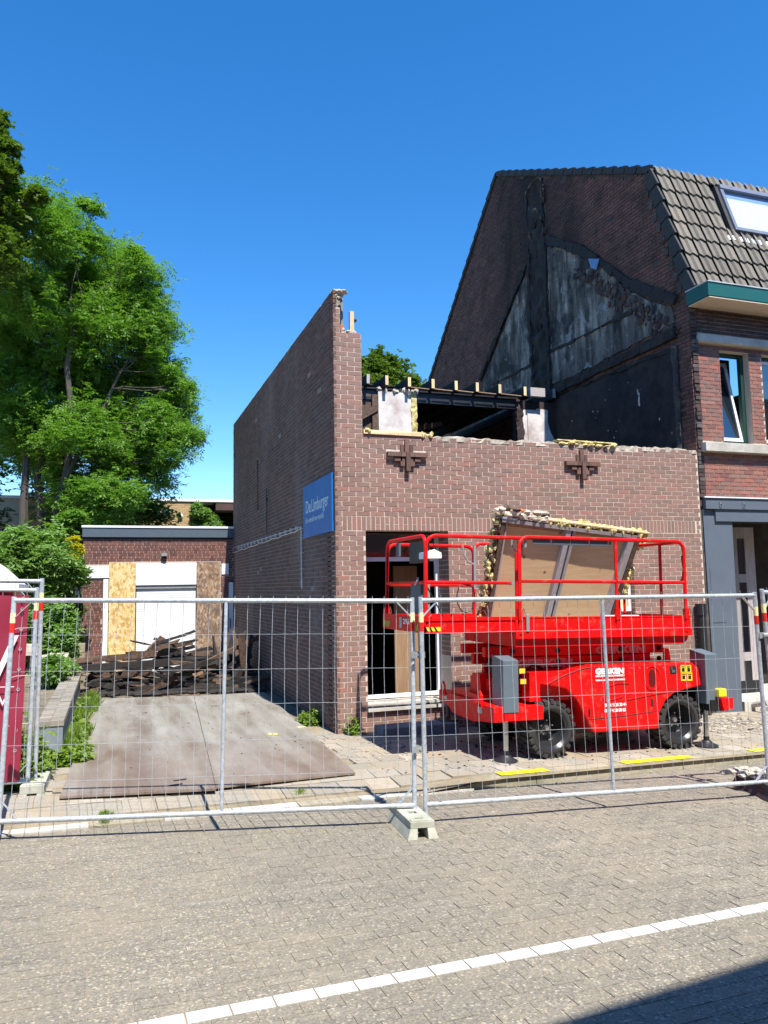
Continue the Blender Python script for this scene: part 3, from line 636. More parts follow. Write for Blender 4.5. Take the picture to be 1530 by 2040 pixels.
for i, x in enumerate(xs):
    zc = 6.17 if i < 7 else 6.16
    mm = MB(); mm.beam((x, 4.14, zc), (x+.02*(i-4), 9.45, zc+.02), .065, .2); part('roof_joist', mm, 'charred', B)
    mm = MB(); mm.box(x-.032, x+.032, 4.125, 4.142, zc-.095, zc+.1); part('sawn_joist_end', mm, 'pine' if 0 < i < 8 else 'window_strip', B)
    if i < 7 and i > 1:
        mm = MB(); mm.beam((x+.05, 4.2, 6.08), (xs[i+1]-.07, 4.2, 6.065), .05, .018); part('batten', mm, 'raw_brown', B)
mm = MB(); mm.box(5.6, 5.96, 4.1, 4.2, 6.06, 6.25); part('timber_offcut', mm, 'window_strip', B)
m = MB()
for i in range(30): m.beam((.25+.2*i, 5.0, 6.3), (.25+.2*i, 9.5, 6.31), .19, .025, jit=.003)
part('roof_deck', m, 'charred', B, stuff=True)
for a, b in [((2.9, 5.2, 5.2), (4.2, 6.6, 5.85)), ((3.0, 5.5, 5.3), (3.6, 5.4, 5.1)), ((3.3, 6, 5.55), (4.4, 6.2, 5.8))]:
    mm = MB(); mm.beam(a, b, .05, .12); part('fallen_rafter', mm, 'burnt_brown', B)
# door: frame, glazing bar, leaf, boards
Yd = .36
def strip(x0, x1, z0, z1, y0, y1, mat, name, par, lab=None): mm = MB(); mm.box(x0, x1, y0, y1, z0, z1); return part(name, mm, mat, par, label=lab)
D = part('door_frame', MB().box(.445, .505, Yd, Yd+.06, .38, 2.775).box(1.655, 1.715, Yd, Yd+.06, .38, 2.775).box(.505, 1.655, Yd, Yd+.06, 2.36, 2.42).box(.505, 1.655, Yd, Yd+.06, .385, .435), 'white_board', B)
strip(.505, 1.655, 2.42, 2.775, Yd+.03, Yd+.045, 'black_glass', 'transom_pane', D)
strip(.505, .56, .435, 2.36, Yd+.02, Yd+.05, 'white_board', 'door_stop', D)
strip(A(785, 1200, 1, .8)[0], A(832, 1200, 1, .8)[0], .25, 2.3, .8, .84, 'door_wood', 'plywood_board', B, 'brown plywood board standing inside the doorway')
strip(.43, 1.73, .33, .37, .0, .36, 'concrete_light', 'door_sill', B)
strip(.43, 1.73, .27, .315, -.05, .12, 'concrete_light', 'door_sill', B)
m = MB(); m.box(.5, 1.62, -.42, -.06, -.35, .10); T = one('doorstep', m, 'wall_grey', 'dark stone doorstep below the open doorway', 'doorstep', bevel=.01)
# window boarded behind: frame, board
m = MB(); m.box(2.455, 2.51, .1, .16, 1.53, 2.775); m.box(4.89, 4.945, .1, .16, 1.53, 2.775); m.box(2.51, 4.89, .1, .16, 2.72, 2.775); m.box(2.51, 4.89, .1, .16, 1.53, 1.58); wf = part('window_frame', m, 'white_paint', B)
m = MB(); m.box(2.51, 4.89, .13, .145, 1.58, 2.72); part('boarding', m, 'pine', wf)
m = MB(); m.box(2.40, 5.0, -.06, .1, 1.455, 1.50); part('window_sill', m, 'white_paint', B)
m = MB(); m.box(2.453, 4.947, .105, .23, 1.5, 1.53); part('window_threshold', m, 'metal_dark', B)
# black downpipe
T = thing('downpipe', 'thick black plastic downpipe stub at the right end of the brick front', 'pipe', (6.14, -.1, -.16))
m = MB(); m.tube([(6.14, -.1, -.2), (6.14, -.1, 1.5)], .075, 14); part('pipe', m, 'black_plastic', T, True); m = MB(); m.tube([(6.14, -.1, 1.44), (6.14, -.1, 1.62)], .09, 14); part('socket', m, 'black_plastic', T, True)
m = MB(); m.tube([(6.14, -.1, .7), (6.14, -.1, .74)], .083, 14); m.box(6.11, 6.17, -.05, .0, .7, .74); part('bracket', m, 'metal_dark', T)
# sign on the side wall
T = thing('wall_sign', 'blue newspaper sign De Limburger fixed near the building corner', 'sign', (-.02, .93, 3.2))
m = MB(); m.box(-.03, -.006, .07, 1.79, 2.78, 3.61); part('panel', m, 'sign_blue', T)
R90 = Matrix(((0, 0, -1), (-1, 0, 0), (0, 1, 0))).to_4x4()
def side_text(s, y_left, z, size, width, mat, par, x=-.032, bold=0., name='lettering'):
    me = text_mesh(s, size, .001, mat, name, 1., bold); o = link(name, me, par); xs_ = [v.co.x for v in me.vertices]; w_ = max(xs_)-min(xs_)
    o.matrix_parent_inverse = Matrix(); o.matrix_local = Matrix.Translation(Vector((x, y_left, z))-wloc(par))@R90@Matrix.Diagonal((width/w_, 1, 1, 1)); return o
side_text('De', 1.62, 3.165, .28, .32, 'sign_text', T, bold=.003); side_text('Limburger', 1.24, 3.165, .28, .98, 'sign_text', T, bold=.003)
side_text('Een wereld van verschil.', 1.62, 3.01, .12, 1.12, 'sign_text', T, bold=.001)
# conduit on the side wall with a loose cable
T = thing('wall_conduit', 'grey conduit and sagging white cable clipped along the shaded side wall', 'conduit', (-.02, 1.9, 2.1))
m = MB(); m.tube([(-.03, 1.93, 2.98), (-.03, 1.93, 2.15)], .012, 6); m.tube([(-.03, 1.93, 2.985), (-.03, 5, 3.0), (-.03, 9.55, 3.03)], .008, 5); part('conduit', m, 'galvanised', T)
pts = [(-.03, 1.93+i*.48, 2.96-.03*abs(math.sin(i*1.2))-.035*(i/16)) for i in range(17)]; m = MB(); m.tube(pts, .009, 5); part('cable', m, 'cable_white', T); m = MB(); m.tube([(-.03, 1.93, 2.15), (-.03, 1.90, 2.08), (-.03, 1.93, 1.98), (-.03, 1.97, 2.08), (-.03, 1.94, 2.15)], .009, 5); part('cable', m, 'cable_white', T)
m = MB()
for z in (2.3, 2.55, 2.8, 2.95): m.box(-.045, .0, 1.89, 1.97, z, z+.012)
for y in np.arange(2.3, 9, .45): m.box(-.04, .0, y, y+.02, 2.95, 3.02)
part('clip', m, 'cable_white', T)
T = thing('wall_conduit', 'thin upright wire clipped high on the side wall beside the slot', 'wire', (-.02, 5.0, 3.5)); m = MB(); m.tube([(-.02, 5.0, 3.1), (-.02, 5.0, 4.0)], .007, 5); m.box(-.03, 0, 4.97, 5.03, 3.75, 3.8); part('wire', m, 'metal_dark', T)
# ------------------------------------------------------------------ neighbouring house
H = thing('neighbour_house', 'brick house with burnt gable, gambrel tile roof and dark grey shop front', 'house', (9, 5, 0))
GP = [(.06, -.6), (.06, 6.88), (.08, 7.0), (.779, 9.50), (6.65, 12.56), (11.46, 8.30), (14.6, 5.5), (14.6, -.6)]
m = MB(); m.prism(GP, 0, 6.352, 6.6); m2 = m; part('gable_wall', m2, 'mortar_soot', H)
CH = (4.40, 5.18)
P1 = [(4.42, 6.42), (4.42, 9.62), (3.9, 9.42), (3.05, 8.84), (2.3, 8.3), (1.48, 7.5), (.9, 7.12), (.40, 6.80), (.36, 6.5), (2.2, 6.45)]
P2 = [(5.16, 6.2), (5.15, 9.50), (5.7, 9.15), (6.38, 8.50), (7.1, 7.95), (7.72, 7.45), (7.9, 6.2)]
P3 = [(.36, 3.3), (.42, 5.3), (.36, 6.10), (2.0, 6.14), (4.45, 6.12), (4.45, 3.3)]
lay_side(H, courses(.02, 14.5, 4.0, 12.6, C_, .21, [(CH[0], CH[1], 5.5, 11.5)], lambda u, z: inpoly((u, z+.07), GP) and not inpoly((u, z), P1) and not inpoly((u, z), P2) and not inpoly((u, z), P3) and random.random() > .01 and not (z < 6 and .3 < u < 4.4)), 6.34, 'brick_gable', .004)
def ragged(poly, step=.16, amp=.035):
    out = []
    for i in range(len(poly)):
        a, b = Vector(poly[i]), Vector(poly[(i+1) % len(poly)]); n_ = max(1, int((b-a).length/step))
        for k in range(n_): p = a+(b-a)*k/n_; out.append((p.x+random.uniform(-amp, amp), p.y+random.uniform(-amp, amp)))
    return out
def panel_x(poly, x0, x1, mat, name, par, lab=None, rag=True):
    from mathutils.geometry import tessellate_polygon
    pl = ragged(poly) if rag else poly; n = len(pl); tri = tessellate_polygon([[Vector((p[0], p[1], 0)) for p in pl]])
    mm = MB(); mm.add([(x0, *p) for p in pl]+[(x1, *p) for p in pl], [tuple(t) for t in tri]+[(i, (i+1) % n, n+(i+1) % n, n+i) for i in range(n)]); return part(name, mm, mat, par, label=lab)
panel_x(P1, 6.318, 6.352, 'soot_plaster', 'plaster_panel', H, 'grey sooty plaster field right of the flue')
panel_x(P2, 6.318, 6.352, 'soot_plaster', 'plaster_panel', H, 'grey sooty plaster field left of the flue')
panel_x(P3, 6.322, 6.352, 'black_plaster', 'plaster_panel', H, 'black burnt plaster of the lost upper room')
m = MB()
for i in range(26): m.lump((6.30, random.choice((4.47, 4.5, 5.08, 5.12))+random.uniform(-.03, .03), random.uniform(8, 11.2)), random.uniform(.04, .08), sq=(.5, .8, 1.9))
part('scorched_flue_lining', m, 'burnt_brown', H, stuff=True)
m = MB(); m.rough_box(6.28, 6.36, 4.46, 5.12, 5.6, 11.35, 2, 6, 60, .09, 4); part('flue_scar', m, 'black_plaster', H)
for yy in (4.43, 5.15):
    m = MB(); m.rough_box(6.25, 6.36, yy-.05, yy+.05, 5.8, 11.3 if yy > 5 else 9.9, 2, 1, 70, .045, 6); part('flue_edge', m, 'charred', H)
m = MB()
for i in range(60): m.lump((6.29, random.choice((4.43, 4.8, 5.15))+random.uniform(-.08, .08), random.uniform(6.4, 11.2)), random.uniform(.03, .07), sq=(.5, .8, 1.7))
part('flue_mortar', m, 'brick_torn', H, stuff=True)
def scar(pts, w_, x=6.27, mat='charred', name='roof_scar', th=.08):
    mm = MB()
    for (a, b) in zip(pts, pts[1:]):
        n_ = max(1, int(math.dist(a, b)/.3))
        for k in range(n_):
            p = Vector(a)+(Vector(b)-Vector(a))*k/n_; q = Vector(a)+(Vector(b)-Vector(a))*(k+1)/n_; mm.beam((x+th/2, p.x, p.y), (x+th/2, q.x, q.y), w_+random.uniform(-.04, .04), th, up=(1, 0, 0), jit=.022)
    return part(name, mm, mat, H)
scar([(4.35, 9.78), (3.0, 8.98), (1.45, 7.62), (.3, 6.88)], .17); scar([(5.2, 9.66), (6.42, 8.66), (7.9, 7.45)], .12); scar([(4.42, 6.28), (.32, 6.32)], .19, name='floor_scar', mat='black_plaster')
scar([(4.35, 7.18), (1.15, 7.1)], .05, x=6.30, th=.03, name='plaster_crack'); scar([(7.2, 7.15), (5.3, 7.12)], .05, x=6.30, th=.03, name='plaster_crack'); scar([(4.4, 6.15), (.5, 6.05)], .03, x=6.30, th=.03, name='plaster_crack')
m = MB()
for i in range(150):
    k = random.random()**.8; a = Vector((3.3, 8.85)); b = Vector((.35, 6.55)); p = a+(b-a)*k; m.lump((6.30, p.x+random.uniform(-.12, .12), p.y-.10-random.random()**1.5*.28), random.uniform(.03, .08), sq=(.5, 1, 1.2))
part('torn_insulation', m, 'brick_torn', H, stuff=True)
m = MB()
for i in range(26): m.lump((6.318, random.uniform(.4, 4.3), random.uniform(4.2, 5.9)), random.uniform(.004, .018), sq=(.4, 1, 1.8))
for i in range(5): m.lump((6.31, 1.42+random.uniform(-.02, .02), 5.3+i*.06), .03, sq=(.4, 1, 2))
part('plaster_flakes', m, 'plaster_white', H, stuff=True)
m = MB(); m.rough_box(6.305, 6.35, .33, .46, 4.2, 6.1, 1, 2, 24, .03, 6); part('bare_plaster_strip', m, 'soot_plaster', H)
mm = MB(); p = [(6.25, 2.72, 8.66), (6.25, 2.35, 8.50), (6.22, 2.42, 8.30), (6.24, 2.62, 8.42)]; mm.add(p+[(x+.01, y, z) for x, y, z in p], [(0, 1, 2, 3), (7, 6, 5, 4), (0, 4, 5, 1), (1, 5, 6, 2), (2, 6, 7, 3), (3, 7, 4, 0)]); part('film_scrap', mm, 'blue_film', H)
# front wall
WN = [(6.925, 7.565, 4.345, 5.96), (7.86, 8.50, 4.345, 5.96)]; HS = [(a, b, c, d) for a, b, c, d in WN]
HT = (0, 20, 2.98, 3.39)
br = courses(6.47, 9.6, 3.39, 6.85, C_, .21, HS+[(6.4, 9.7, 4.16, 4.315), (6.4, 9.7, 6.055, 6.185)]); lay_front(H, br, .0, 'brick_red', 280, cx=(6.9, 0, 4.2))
m = MB()
for x0, x1, z0, z1 in [(6.47, 13, -.6, -.2), (6.47, 13, 3.3, 4.345), (6.47, 6.925, 4.345, 5.96), (7.565, 7.86, 4.345, 5.96), (8.5, 13, 4.345, 5.96), (6.47, 13, 5.96, 6.9)]: m.box(x0, x1, .008, .25, z0, z1)
m.box(12.75, 13, .25, 14.6, -.6, 6.9); m.box(6.6, 13, 14.35, 14.6, -.6, 5.4); part('wall', m, 'mortar_cream', H)
m = MB()
for k in range(int((6.85-3.0)/C_)):
    z = 3.39+k*C_; pr = random.uniform(-.03, .01) if z > 4.1 else 0; m.box(6.345+random.uniform(0, .02), 6.462, pr, .12, z, z+C_-.011)
part('torn_corner', m, 'brick_torn', H, stuff=True)
m = MB(); m.box(6.36, 6.468, .03, .2, -.5, 6.85); part('corner_core', m, 'mortar_soot', H)
m = MB(); m.box(6.46, 13, -.11, .01, 6.06, 6.18); part('lintel_band', m, 'concrete_light', H)
m = MB(); m.box(6.42, 13, -.12, .01, 4.165, 4.31); part('sill_band', m, 'concrete_light', H)
m = MB(); m.box(6.5, 13, .01, .12, -.3, .1)
for (a, b, c, d) in WN:
    wf = part('window', MB().box(a, a+.045, .13, .2, c, d).box(b-.075, b, .13, .2, c, d).box(a+.045, b-.075, .13, .2, d-.06, d).box(a+.045, b-.075, .13, .2, c, c+.055), 'green_dark', H)
    # sash tilted inwards at the top
    iz0, iz1, ia, ib = c+.06, d-.065, a+.05, b-.08; tl = .30 if a < 7.5 else .0
    def ty(z): return .145+tl*(z-iz0)/(iz1-iz0)
    def sb(x0, x1, z0, z1, y_=0, t_=.045):
        mm = MB(); mm.hexa([(x0, ty(z0)+y_, z0), (x1, ty(z0)+y_, z0), (x1, ty(z0)+t_+y_, z0), (x0, ty(z0)+t_+y_, z0), (x0, ty(z1)+y_, z1), (x1, ty(z1)+y_, z1), (x1, ty(z1)+t_+y_, z1), (x0, ty(z1)+t_+y_, z1)]); return mm
    q = MB()
    for mb_ in (sb(ia, ia+.055, iz0, iz1), sb(ib-.055, ib, iz0, iz1), sb(ia+.055, ib-.055, iz0, iz0+.06), sb(ia+.055, ib-.055, iz1-.06, iz1)): q.add(mb_.v, mb_.f)
    part('sash', q, 'white_paint', wf); part('pane', sb(ia+.055, ib-.055, iz0+.06, iz1-.06, .018, .01), 'window_glass', wf)
    mm = MB(); mm.box(a+.02, b-.02, .06, .2, c-.0, c+.012); part('inner_sill', mm, 'green_dark', wf)
    mm = MB(); mm.box(a, b, .45, .47, c, d); part('curtain', mm, 'charred', wf)
# gutter with soffit
gu = part('gutter', MB().box(6.30, 13, -.50, -.48, 6.70, 6.93).box(6.30, 6.32, -.48, .02, 6.70, 6.93).box(6.32, 13, -.48, .0, 6.69, 6.705), 'green_paint', H)
part('gutter_edge', MB().box(6.29, 13, -.515, -.47, 6.93, 6.948).box(6.29, 6.33, -.47, .03, 6.93, 6.948), 'lead', gu)
part('soffit', MB().box(6.325, 13, -.49, .0, 6.67, 6.69), 'cream_soffit', gu)
# shop front
fa = part('shop_fascia', MB().box(6.40, 13, -.06, .02, 3.19, 3.385), 'shop_grey', H); part('fascia_lip', MB().box(6.36, 13, -.085, -.06, 3.375, 3.395), 'white_paint', fa)
part('fascia_lower', MB().box(6.62, 13, -.03, .03, 2.985, 3.19), 'shop_grey', fa)
m = MB()
for x in (6.68, 7.18): m.tube([(x, -.07, 3.31), (x, -.09, 3.27), (x+.03, -.09, 3.24), (x+.04, -.08, 3.27)], .006, 5)
part('hook', m, 'metal_dark', fa)
m = MB(); m.prism([(6.43, -.5), (6.97, -.5), (6.99, 3.18), (6.385, 3.18)], 1, .005, .45); part('shop_pillar', m, 'shop_grey', H)
part('pillar_panel', MB().box(6.46, 6.74, -.002, .005, 1.3, 2.2), 'shop_grey', H)
m = MB(); m.box(7.0, 7.9, 1.35, 1.4, .3, 3.2); m.box(7.02, 7.06, .45, 1.4, .1, 3.2); part('recess_wall', m, 'slate_grey', H)
X0_, X1_ = A(1455, 1100, 1, .75)[0], A(1503, 1100, 1, .75)[0]
sw = part('recess_window', MB().box(X0_, X0_+.16, .75, .8, .2, 2.95).box(X1_-.22, X1_, .75, .8, .2, 2.95).box(X0_+.16, X1_-.22, .75, .8, 2.75, 2.95).box(X0_+.16, X1_-.22, .75, .8, 1.95, 2.1).box(X0_+.16, X1_-.22, .75, .8, .55, .7), 'window_strip', H)
part('pane', MB().box(X0_+.16, X1_-.22, .77, .78, .7, 2.75), 'black_glass', sw); part('panel', MB().box(X0_, X1_, .76, .79, -.2, .55), 'black_plastic', sw)
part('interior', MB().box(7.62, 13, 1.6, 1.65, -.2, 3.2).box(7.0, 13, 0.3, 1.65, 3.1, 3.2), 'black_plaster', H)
part('shop_step', MB().box(7.0, 12.5, -.02, 1.6, -.4, -.02), 'concrete_light', H)
# roof planes
n_ = Vector((0, .779+.12, 9.562-6.95)); sl = n_.normalized(); nr = Vector((0, -sl.z, sl.y))
m = MB(); 
def rp(x0, x1, p, q, th):
    (y0, z0), (y1, z1) = p, q; d = Vector((0, y1-y0, z1-z0)).normalized(); nn = Vector((0, -d.z, d.y))*th
    if nn.z < 0: nn = -nn
    b = [(x0, y0, z0), (x1, y0, z0), (x1, y1, z1), (x0, y1, z1)]; m.hexa(b+[(x, y+nn.y, z+nn.z) for x, y, z in b])
rp(6.36, 13.1, (-.08, 6.87), (.80, 9.5), .03); rp(6.33, 13.1, (.80, 9.53), (6.66, 12.58), .09); rp(6.33, 13.1, (6.66, 12.58), (14.7, 5.42), .09)
part('roof', m, 'roof_tile_dark', H)
# concrete pantiles, two waves per tile
tw, tl_, ex = .3, .405, .372
def tile_mesh(mat):
    mm = MB(); nx = 12; top = []; 
    for i in range(nx+1):
        u = i/nx; ph = (u*2) % 1.0 if i < nx else 1.0; h = .028*(1-ph)**1.0*(1 if ph > .12 else ph/.12*1.0) if ph < 1 else .002
        h = .04*(1-ph/.8)**.8 if ph < .8 else .04*(ph-.8)/.2*.0
        top.append((u*tw, h))
    vs = [(x, 0, h+.018) for x, h in top]+[(x, tl_, h+.018) for x, h in top]+[(x, 0, h-.002) for x, h in top]; n1 = nx+1
    mm.add(vs, [(i, i+1, n1+i+1, n1+i) for i in range(nx)]+[(2*n1+i, 2*n1+i+1, i+1, i) for i in range(nx)]+[(0, n1, 2*n1), (nx, 2*n1+nx, n1+nx)])
    return mm.mesh('roof_tile', mat)
tmz = tile_mesh('roof_tile_mat'); tml = tile_mesh('lead')
ang = math.atan2(sl.z, sl.y)
SKY = (7.70, 9.08, 8.30, 9.42)
for j in range(8):
    for i in range(16):
        x = 6.345+i*tw; base = Vector((0, -.13, 6.93))+sl*(j*ex); cz = base.z+sl.z*.2
        if j == 7 and False: continue
        if SKY[0]-.2 < x and x+tw < SKY[1]+.35 and cz > SKY[2]-.02 and cz < SKY[3]-.1: continue
        o = link('roof_tile', tmz, H, (x, base.y+nr.y*(.05), base.z+nr.z*.05)); o.rotation_euler = (ang-.085, random.uniform(-.006, .006), 0)
        if j == 7: o.scale = (1, .5, 1)
# verge tiles along the gable edges (seen as dark stepped flaps)
def verge(a, b, n, h, par=H, mat='roof_tile_dark'):
    a, b = Vector((0, *a)), Vector((0, *b)); d = (b-a).normalized(); nn = Vector((0, -d.z, d.y)); nn = nn if nn.z > 0 else -nn; L = (b-a).length/n
    for i in range(n):
        p = a+d*L*i; q = p+d*L*1.06; mm = MB(); lo, hi = -.06, -.01
        mm.hexa([(6.30, *(p-nn*h)[1:]), (6.37, *(p-nn*h)[1:]), (6.37, *(q-nn*h)[1:]), (6.30, *(q-nn*h)[1:]), (6.30, *(p+nn*(.10+hi))[1:]), (6.37, *(p+nn*(.10+hi))[1:]), (6.37, *(q+nn*(.10+lo))[1:]), (6.30, *(q+nn*(.10+lo))[1:])])
        part('verge_tile', mm, mat, par)
verge((-.10, 6.96), (.79, 9.54), 7, .15); verge((.79, 9.56), (6.65, 12.60), 17, .06); verge((11.9, 7.9), (6.67, 12.60), 20, .05); verge((14.6, 5.5), (11.9, 7.9), 10, .05)
m = MB()
for i in range(9): z = 7.05+i*.26; y = (z-6.95)*.3445-.05; m.lump((6.33, y+.22, z+.02), .09, sq=(.3, 1, 1.6))
part('verge_mortar', m, 'mortar_soot', H, stuff=True)
# roof window
def onr(x, z, off):   # point on the steep roof plane
    k = (z-6.95)/sl.z; p = Vector((x, -.12, 6.95))+sl*k; return p+nr*off
sw = MB(); fo, ft = .03, .11
def rbar(x0, x1, z0, z1, o0, o1): return [onr(x0, z0, o0), onr(x1, z0, o0), onr(x1, z1, o0), onr(x0, z1, o0), onr(x0, z0, o1), onr(x1, z0, o1), onr(x1, z1, o1), onr(x0, z1, o1)]
x0, x1, z0, z1 = 7.73, 9.06, 8.34, 9.38
m = MB(); [m.hexa(rbar(*q)) for q in ((x0, x1, z0, z0+.07, fo, ft), (x0, x1, z1-.09, z1, fo, ft+.02), (x0, x0+.07, z0+.07, z1-.09, fo, ft), (x1-.07, x1, z0+.07, z1-.09, fo, ft))]
rw = part('roof_window', m, 'slate_grey', H, label='roof window with pale blind'); rw.data.materials.clear(); rw.data.materials.append(simple('rw_grey', (.19, .20, .25), .4, .3))
m = MB(); m.hexa(rbar(x0+.07, x1-.07, z0+.07, z1-.25, .045, .055)); part('blind', m, 'blind_white', rw)
m = MB(); m.hexa(rbar(x0+.07, x1-.07, z1-.25, z1-.09, .04, .05)); part('pane', m, 'blue_film', rw)
m = MB(); m.hexa(rbar(x0-.07, x0, z0-.1, z1+.04, .0, .07)); m.hexa(rbar(x1, x1+.07, z0-.1, z1+.04, .0, .07)); m.hexa(rbar(x0-.07, x1+.07, z0-.12, z0, .0, .05)); m.hexa(rbar(x0-.07, x1+.07, z1, z1+.05, .0, .06)); part('flashing', m, 'roof_tile_dark', rw)
m = MB()
for i in range(19):
    xx = x0-.22+i*.0885; 
    for k in range(3):
        pass
    pts = []
    for a in range(5):
        t_ = a/4; hx = xx+t_*.085; hh = .035+.03*math.sin(math.pi*t_)
        pts.append((hx, hh))
    for a in range(4):
        (xa, ha), (xb, hb) = pts[a], pts[a+1]; zA, zB = 8.105, 8.215; m.add([onr(xa, zA, ha+.02), onr(xb, zA, hb+.02), onr(xb, zB, hb+.01), onr(xa, zB, ha+.01)], [(0, 1, 2, 3)])
part('lead_flashing', m, 'lead', rw)
# ------------------------------------------------------------------ garage at the end of the drive
GY = 9.6
Ga = thing('garage', 'low flat roofed brown brick garage with boarded front at the end of the drive', 'garage', (-1.8, 11.5, 0))
c2 = .0655
holes = [(-3.14, -.02, -.6, 2.66), (-3.7, -2.9, 2.31, 2.6)]
br = courses(-3.60, -.0, -.3, 3.26, c2, .20, [(-3.0, -.32, -.6, 2.655), (-3.14, -2.99, -.6, 2.3), (-3.62, -2.99, 2.3, 2.60), (-.31, -.12, 2.36, 2.64), (-.13, .0, -.6, 2.17)], None, seq=True, joint=.0095)
lay_front(Ga, br, GY, 'brick_brown', 284, cx=(-2.4, 0, 2.9))
m = MB()
for x0, x1, z0, z1 in [(-3.60, -3.14, -.6, 2.31), (-3.60, -.0, 2.58, 3.3), (-.43, -.12, -.6, 2.6), (-.12, 0, 2.2, 2.6)]: m.box(x0, x1, GY+.008, GY+.2, z0, z1)
m.box(-3.6, -3.4, GY+.2, 14.5, -.6, 3.3); m.box(-3.4, 3, 14.3, 14.5, -.6, 3.3); m.box(-3.4, -3.14, GY+.02, GY+.2, 2.2, 2.58); part('wall', m, 'mortar_pink', Ga)
part('roof', MB().box(-3.6, 6.0, GY+.05, 14.5, 3.30, 3.5), 'slate_grey', Ga)
part('fascia', MB().box(-3.62, -.005, GY-.06, GY+.05, 3.30, 3.53), 'slate_grey', Ga); part('roof_edge', MB().box(-3.64, -.005, GY-.08, GY+.1, 3.53, 3.58), 'white_paint', Ga)
part('shadow_gap', MB().box(-3.61, -.01, GY-.01, GY+.04, 3.26, 3.30), 'black_plastic', Ga)
part('lintel_board', MB().box(-3.575, -2.99, GY-.03, GY+.02, 2.31, 2.60), 'white_enamel', Ga); part('lintel_board', MB().box(-2.38, -.93, GY-.04, GY+.02, 2.12, 2.66), 'white_enamel', Ga); part('lintel_board', MB().box(-.30, -.125, GY-.02, GY+.02, 2.365, 2.635), 'white_enamel', Ga)
part('door_post', MB().box(-3.125, -3.01, GY-.02, GY+.06, -.3, 2.28), 'white_enamel', Ga)
part('shutter_box', MB().box(-2.37, -.935, GY-.01, GY+.1, 2.03, 2.115), 'metal_band', Ga)
sh = part('roller_shutter', MB().box(-2.36, -.94, GY+.045, GY+.09, -.2, 2.03), 'white_enamel', Ga); m = MB()
for k in range(40): m.box(-2.36, -.94, GY+.03, GY+.045, -.14+k*.054, -.14+k*.054+.046)
part('shutter_slats', m, 'white_enamel', sh, stuff=True)
sd_ = part('side_door', MB().box(-.115, -.01, GY-.03, GY+.04, -.2, 2.16), 'white_enamel', Ga); part('door_handle', MB().box(-.1, -.08, GY-.06, GY-.03, 1.0, 1.25), 'metal_dark', sd_)
m = MB(); m.box(-2.995, -2.385, GY-.075, GY-.055, -.05, 2.68); one('osb_sheet', m, 'osb_new', 'clean yellow OSB sheet fixed left of the white roller shutter', 'board')
m = MB(); m.box(-.925, -.35, GY-.075, GY-.055, -.05, 2.68); one('osb_sheet', m, 'osb_old', 'dirty brown smoke stained OSB sheet right of the white roller shutter', 'board')
T = thing('wall_lamp', 'small square outdoor lamp above the roller shutter', 'lamp', (-1.71, GY, 2.85)); part('lamp_head', MB().box(-1.78, -1.65, GY-.14, GY-.02, 2.83, 2.90), 'metal_band', T); m = MB(); m.tube([(-1.71, GY, 2.8), (-1.71, GY-.06, 2.79), (-1.71, GY-.08, 2.83)], .025, 6); m.box(-1.75, -1.67, GY-.1, GY-.03, 2.74, 2.79); part('lamp_bracket', m, 'metal_dark', T)
# tan brick building behind, with ivy
Yb = 20.5
T = thing('tan_building', 'flat roofed tan brick building with white coping behind the garage', 'building', (1, 22, 0))
part('wall', MB().box(-9, -.05, Yb+.01, Yb+6, -1, 5.42).box(-.05, 6, Yb+1.5, Yb+6, -1, 5.42), 'brick_yellow' if False else 'mortar_cream', T)
m = MB(); br = courses(-6.0, -.05, 4.0, 5.40, .0697, .21, [], None); lay_front(T, br, Yb, 'brick_yellow', 0)
part('coping', MB().box(-9.1, 6, Yb-.05, Yb+6, 5.42, 5.52), 'white_paint', T); part('dark_panel', MB().box(-.05, 6, Yb+1.2, Yb+1.5, 3, 5.42).box(-.06, .02, Yb, Yb+1.5, 3, 5.42), 'slate_grey', T); part('canopy', MB().box(.9, 6, Yb-.02, Yb+1.2, 5.1, 5.42), 'brick_torn', T)
T = thing('wall_lamp', 'tiny white lamp on the tan brick wall behind the garage', 'lamp', (-.45, Yb-.05, 4.85)); m = MB(); m.lathe([(.0, -.1), (.09, -.06), (.09, 0), (.0, .0)], (-.45, Yb-.03, 4.85), 1, 10); part('lamp_head', m, 'white_enamel', T)
# ------------------------------------------------------------------ low wall left of the drive
LW = thing('low_wall', 'low grey painted wall with a brick coping beside the drive', 'wall', (-3.57, 2, 0))
z1_ = .52
m = MB(); m.box(-3.70, -3.44, -.55, 4.75, -.3, z1_-.06); part('rendered_wall', m, 'wall_grey', LW)
y = -.56
while y < 4.75:
    for (a, b) in ((-3.715, -3.578), (-3.572, -3.43)):
        mm = MB(); j = random.uniform(-.004, .004); mm.hexa([(a, y, z1_-.06), (b, y, z1_-.06), (b, y+.062, z1_-.06), (a, y+.062, z1_-.06), (a, y, z1_+j), (b, y, z1_+j), (b, y+.062, z1_+j), (a, y+.062, z1_+j)])
        part('coping_brick', mm, 'coping_grey', LW)
    y += .0745
m = MB(); m.box(-3.71, -3.435, -.555, 4.74, z1_-.065, z1_-.008); part('coping_mortar', m, 'mortar_dark', LW)
m = MB(); m.rough_box(-14, -3.72, -.4, 9.6, -.3, .42, 24, 22, 1, .12, 1.2); struct('garden_bank', m, 'soil')
m = MB(); bx = A(152, 1296, 1, 7.2); m.box(bx[0]-.17, bx[0]+.17, 7.1, 7.35, bx[2]-.16, bx[2]+.14); m.box(bx[0]-.12, bx[0]+.12, 7.09, 7.101, bx[2]-.08, bx[2]); one('concrete_block', m, 'concrete_kerb', 'small weathered concrete block on the bank beside the garage', 'block')
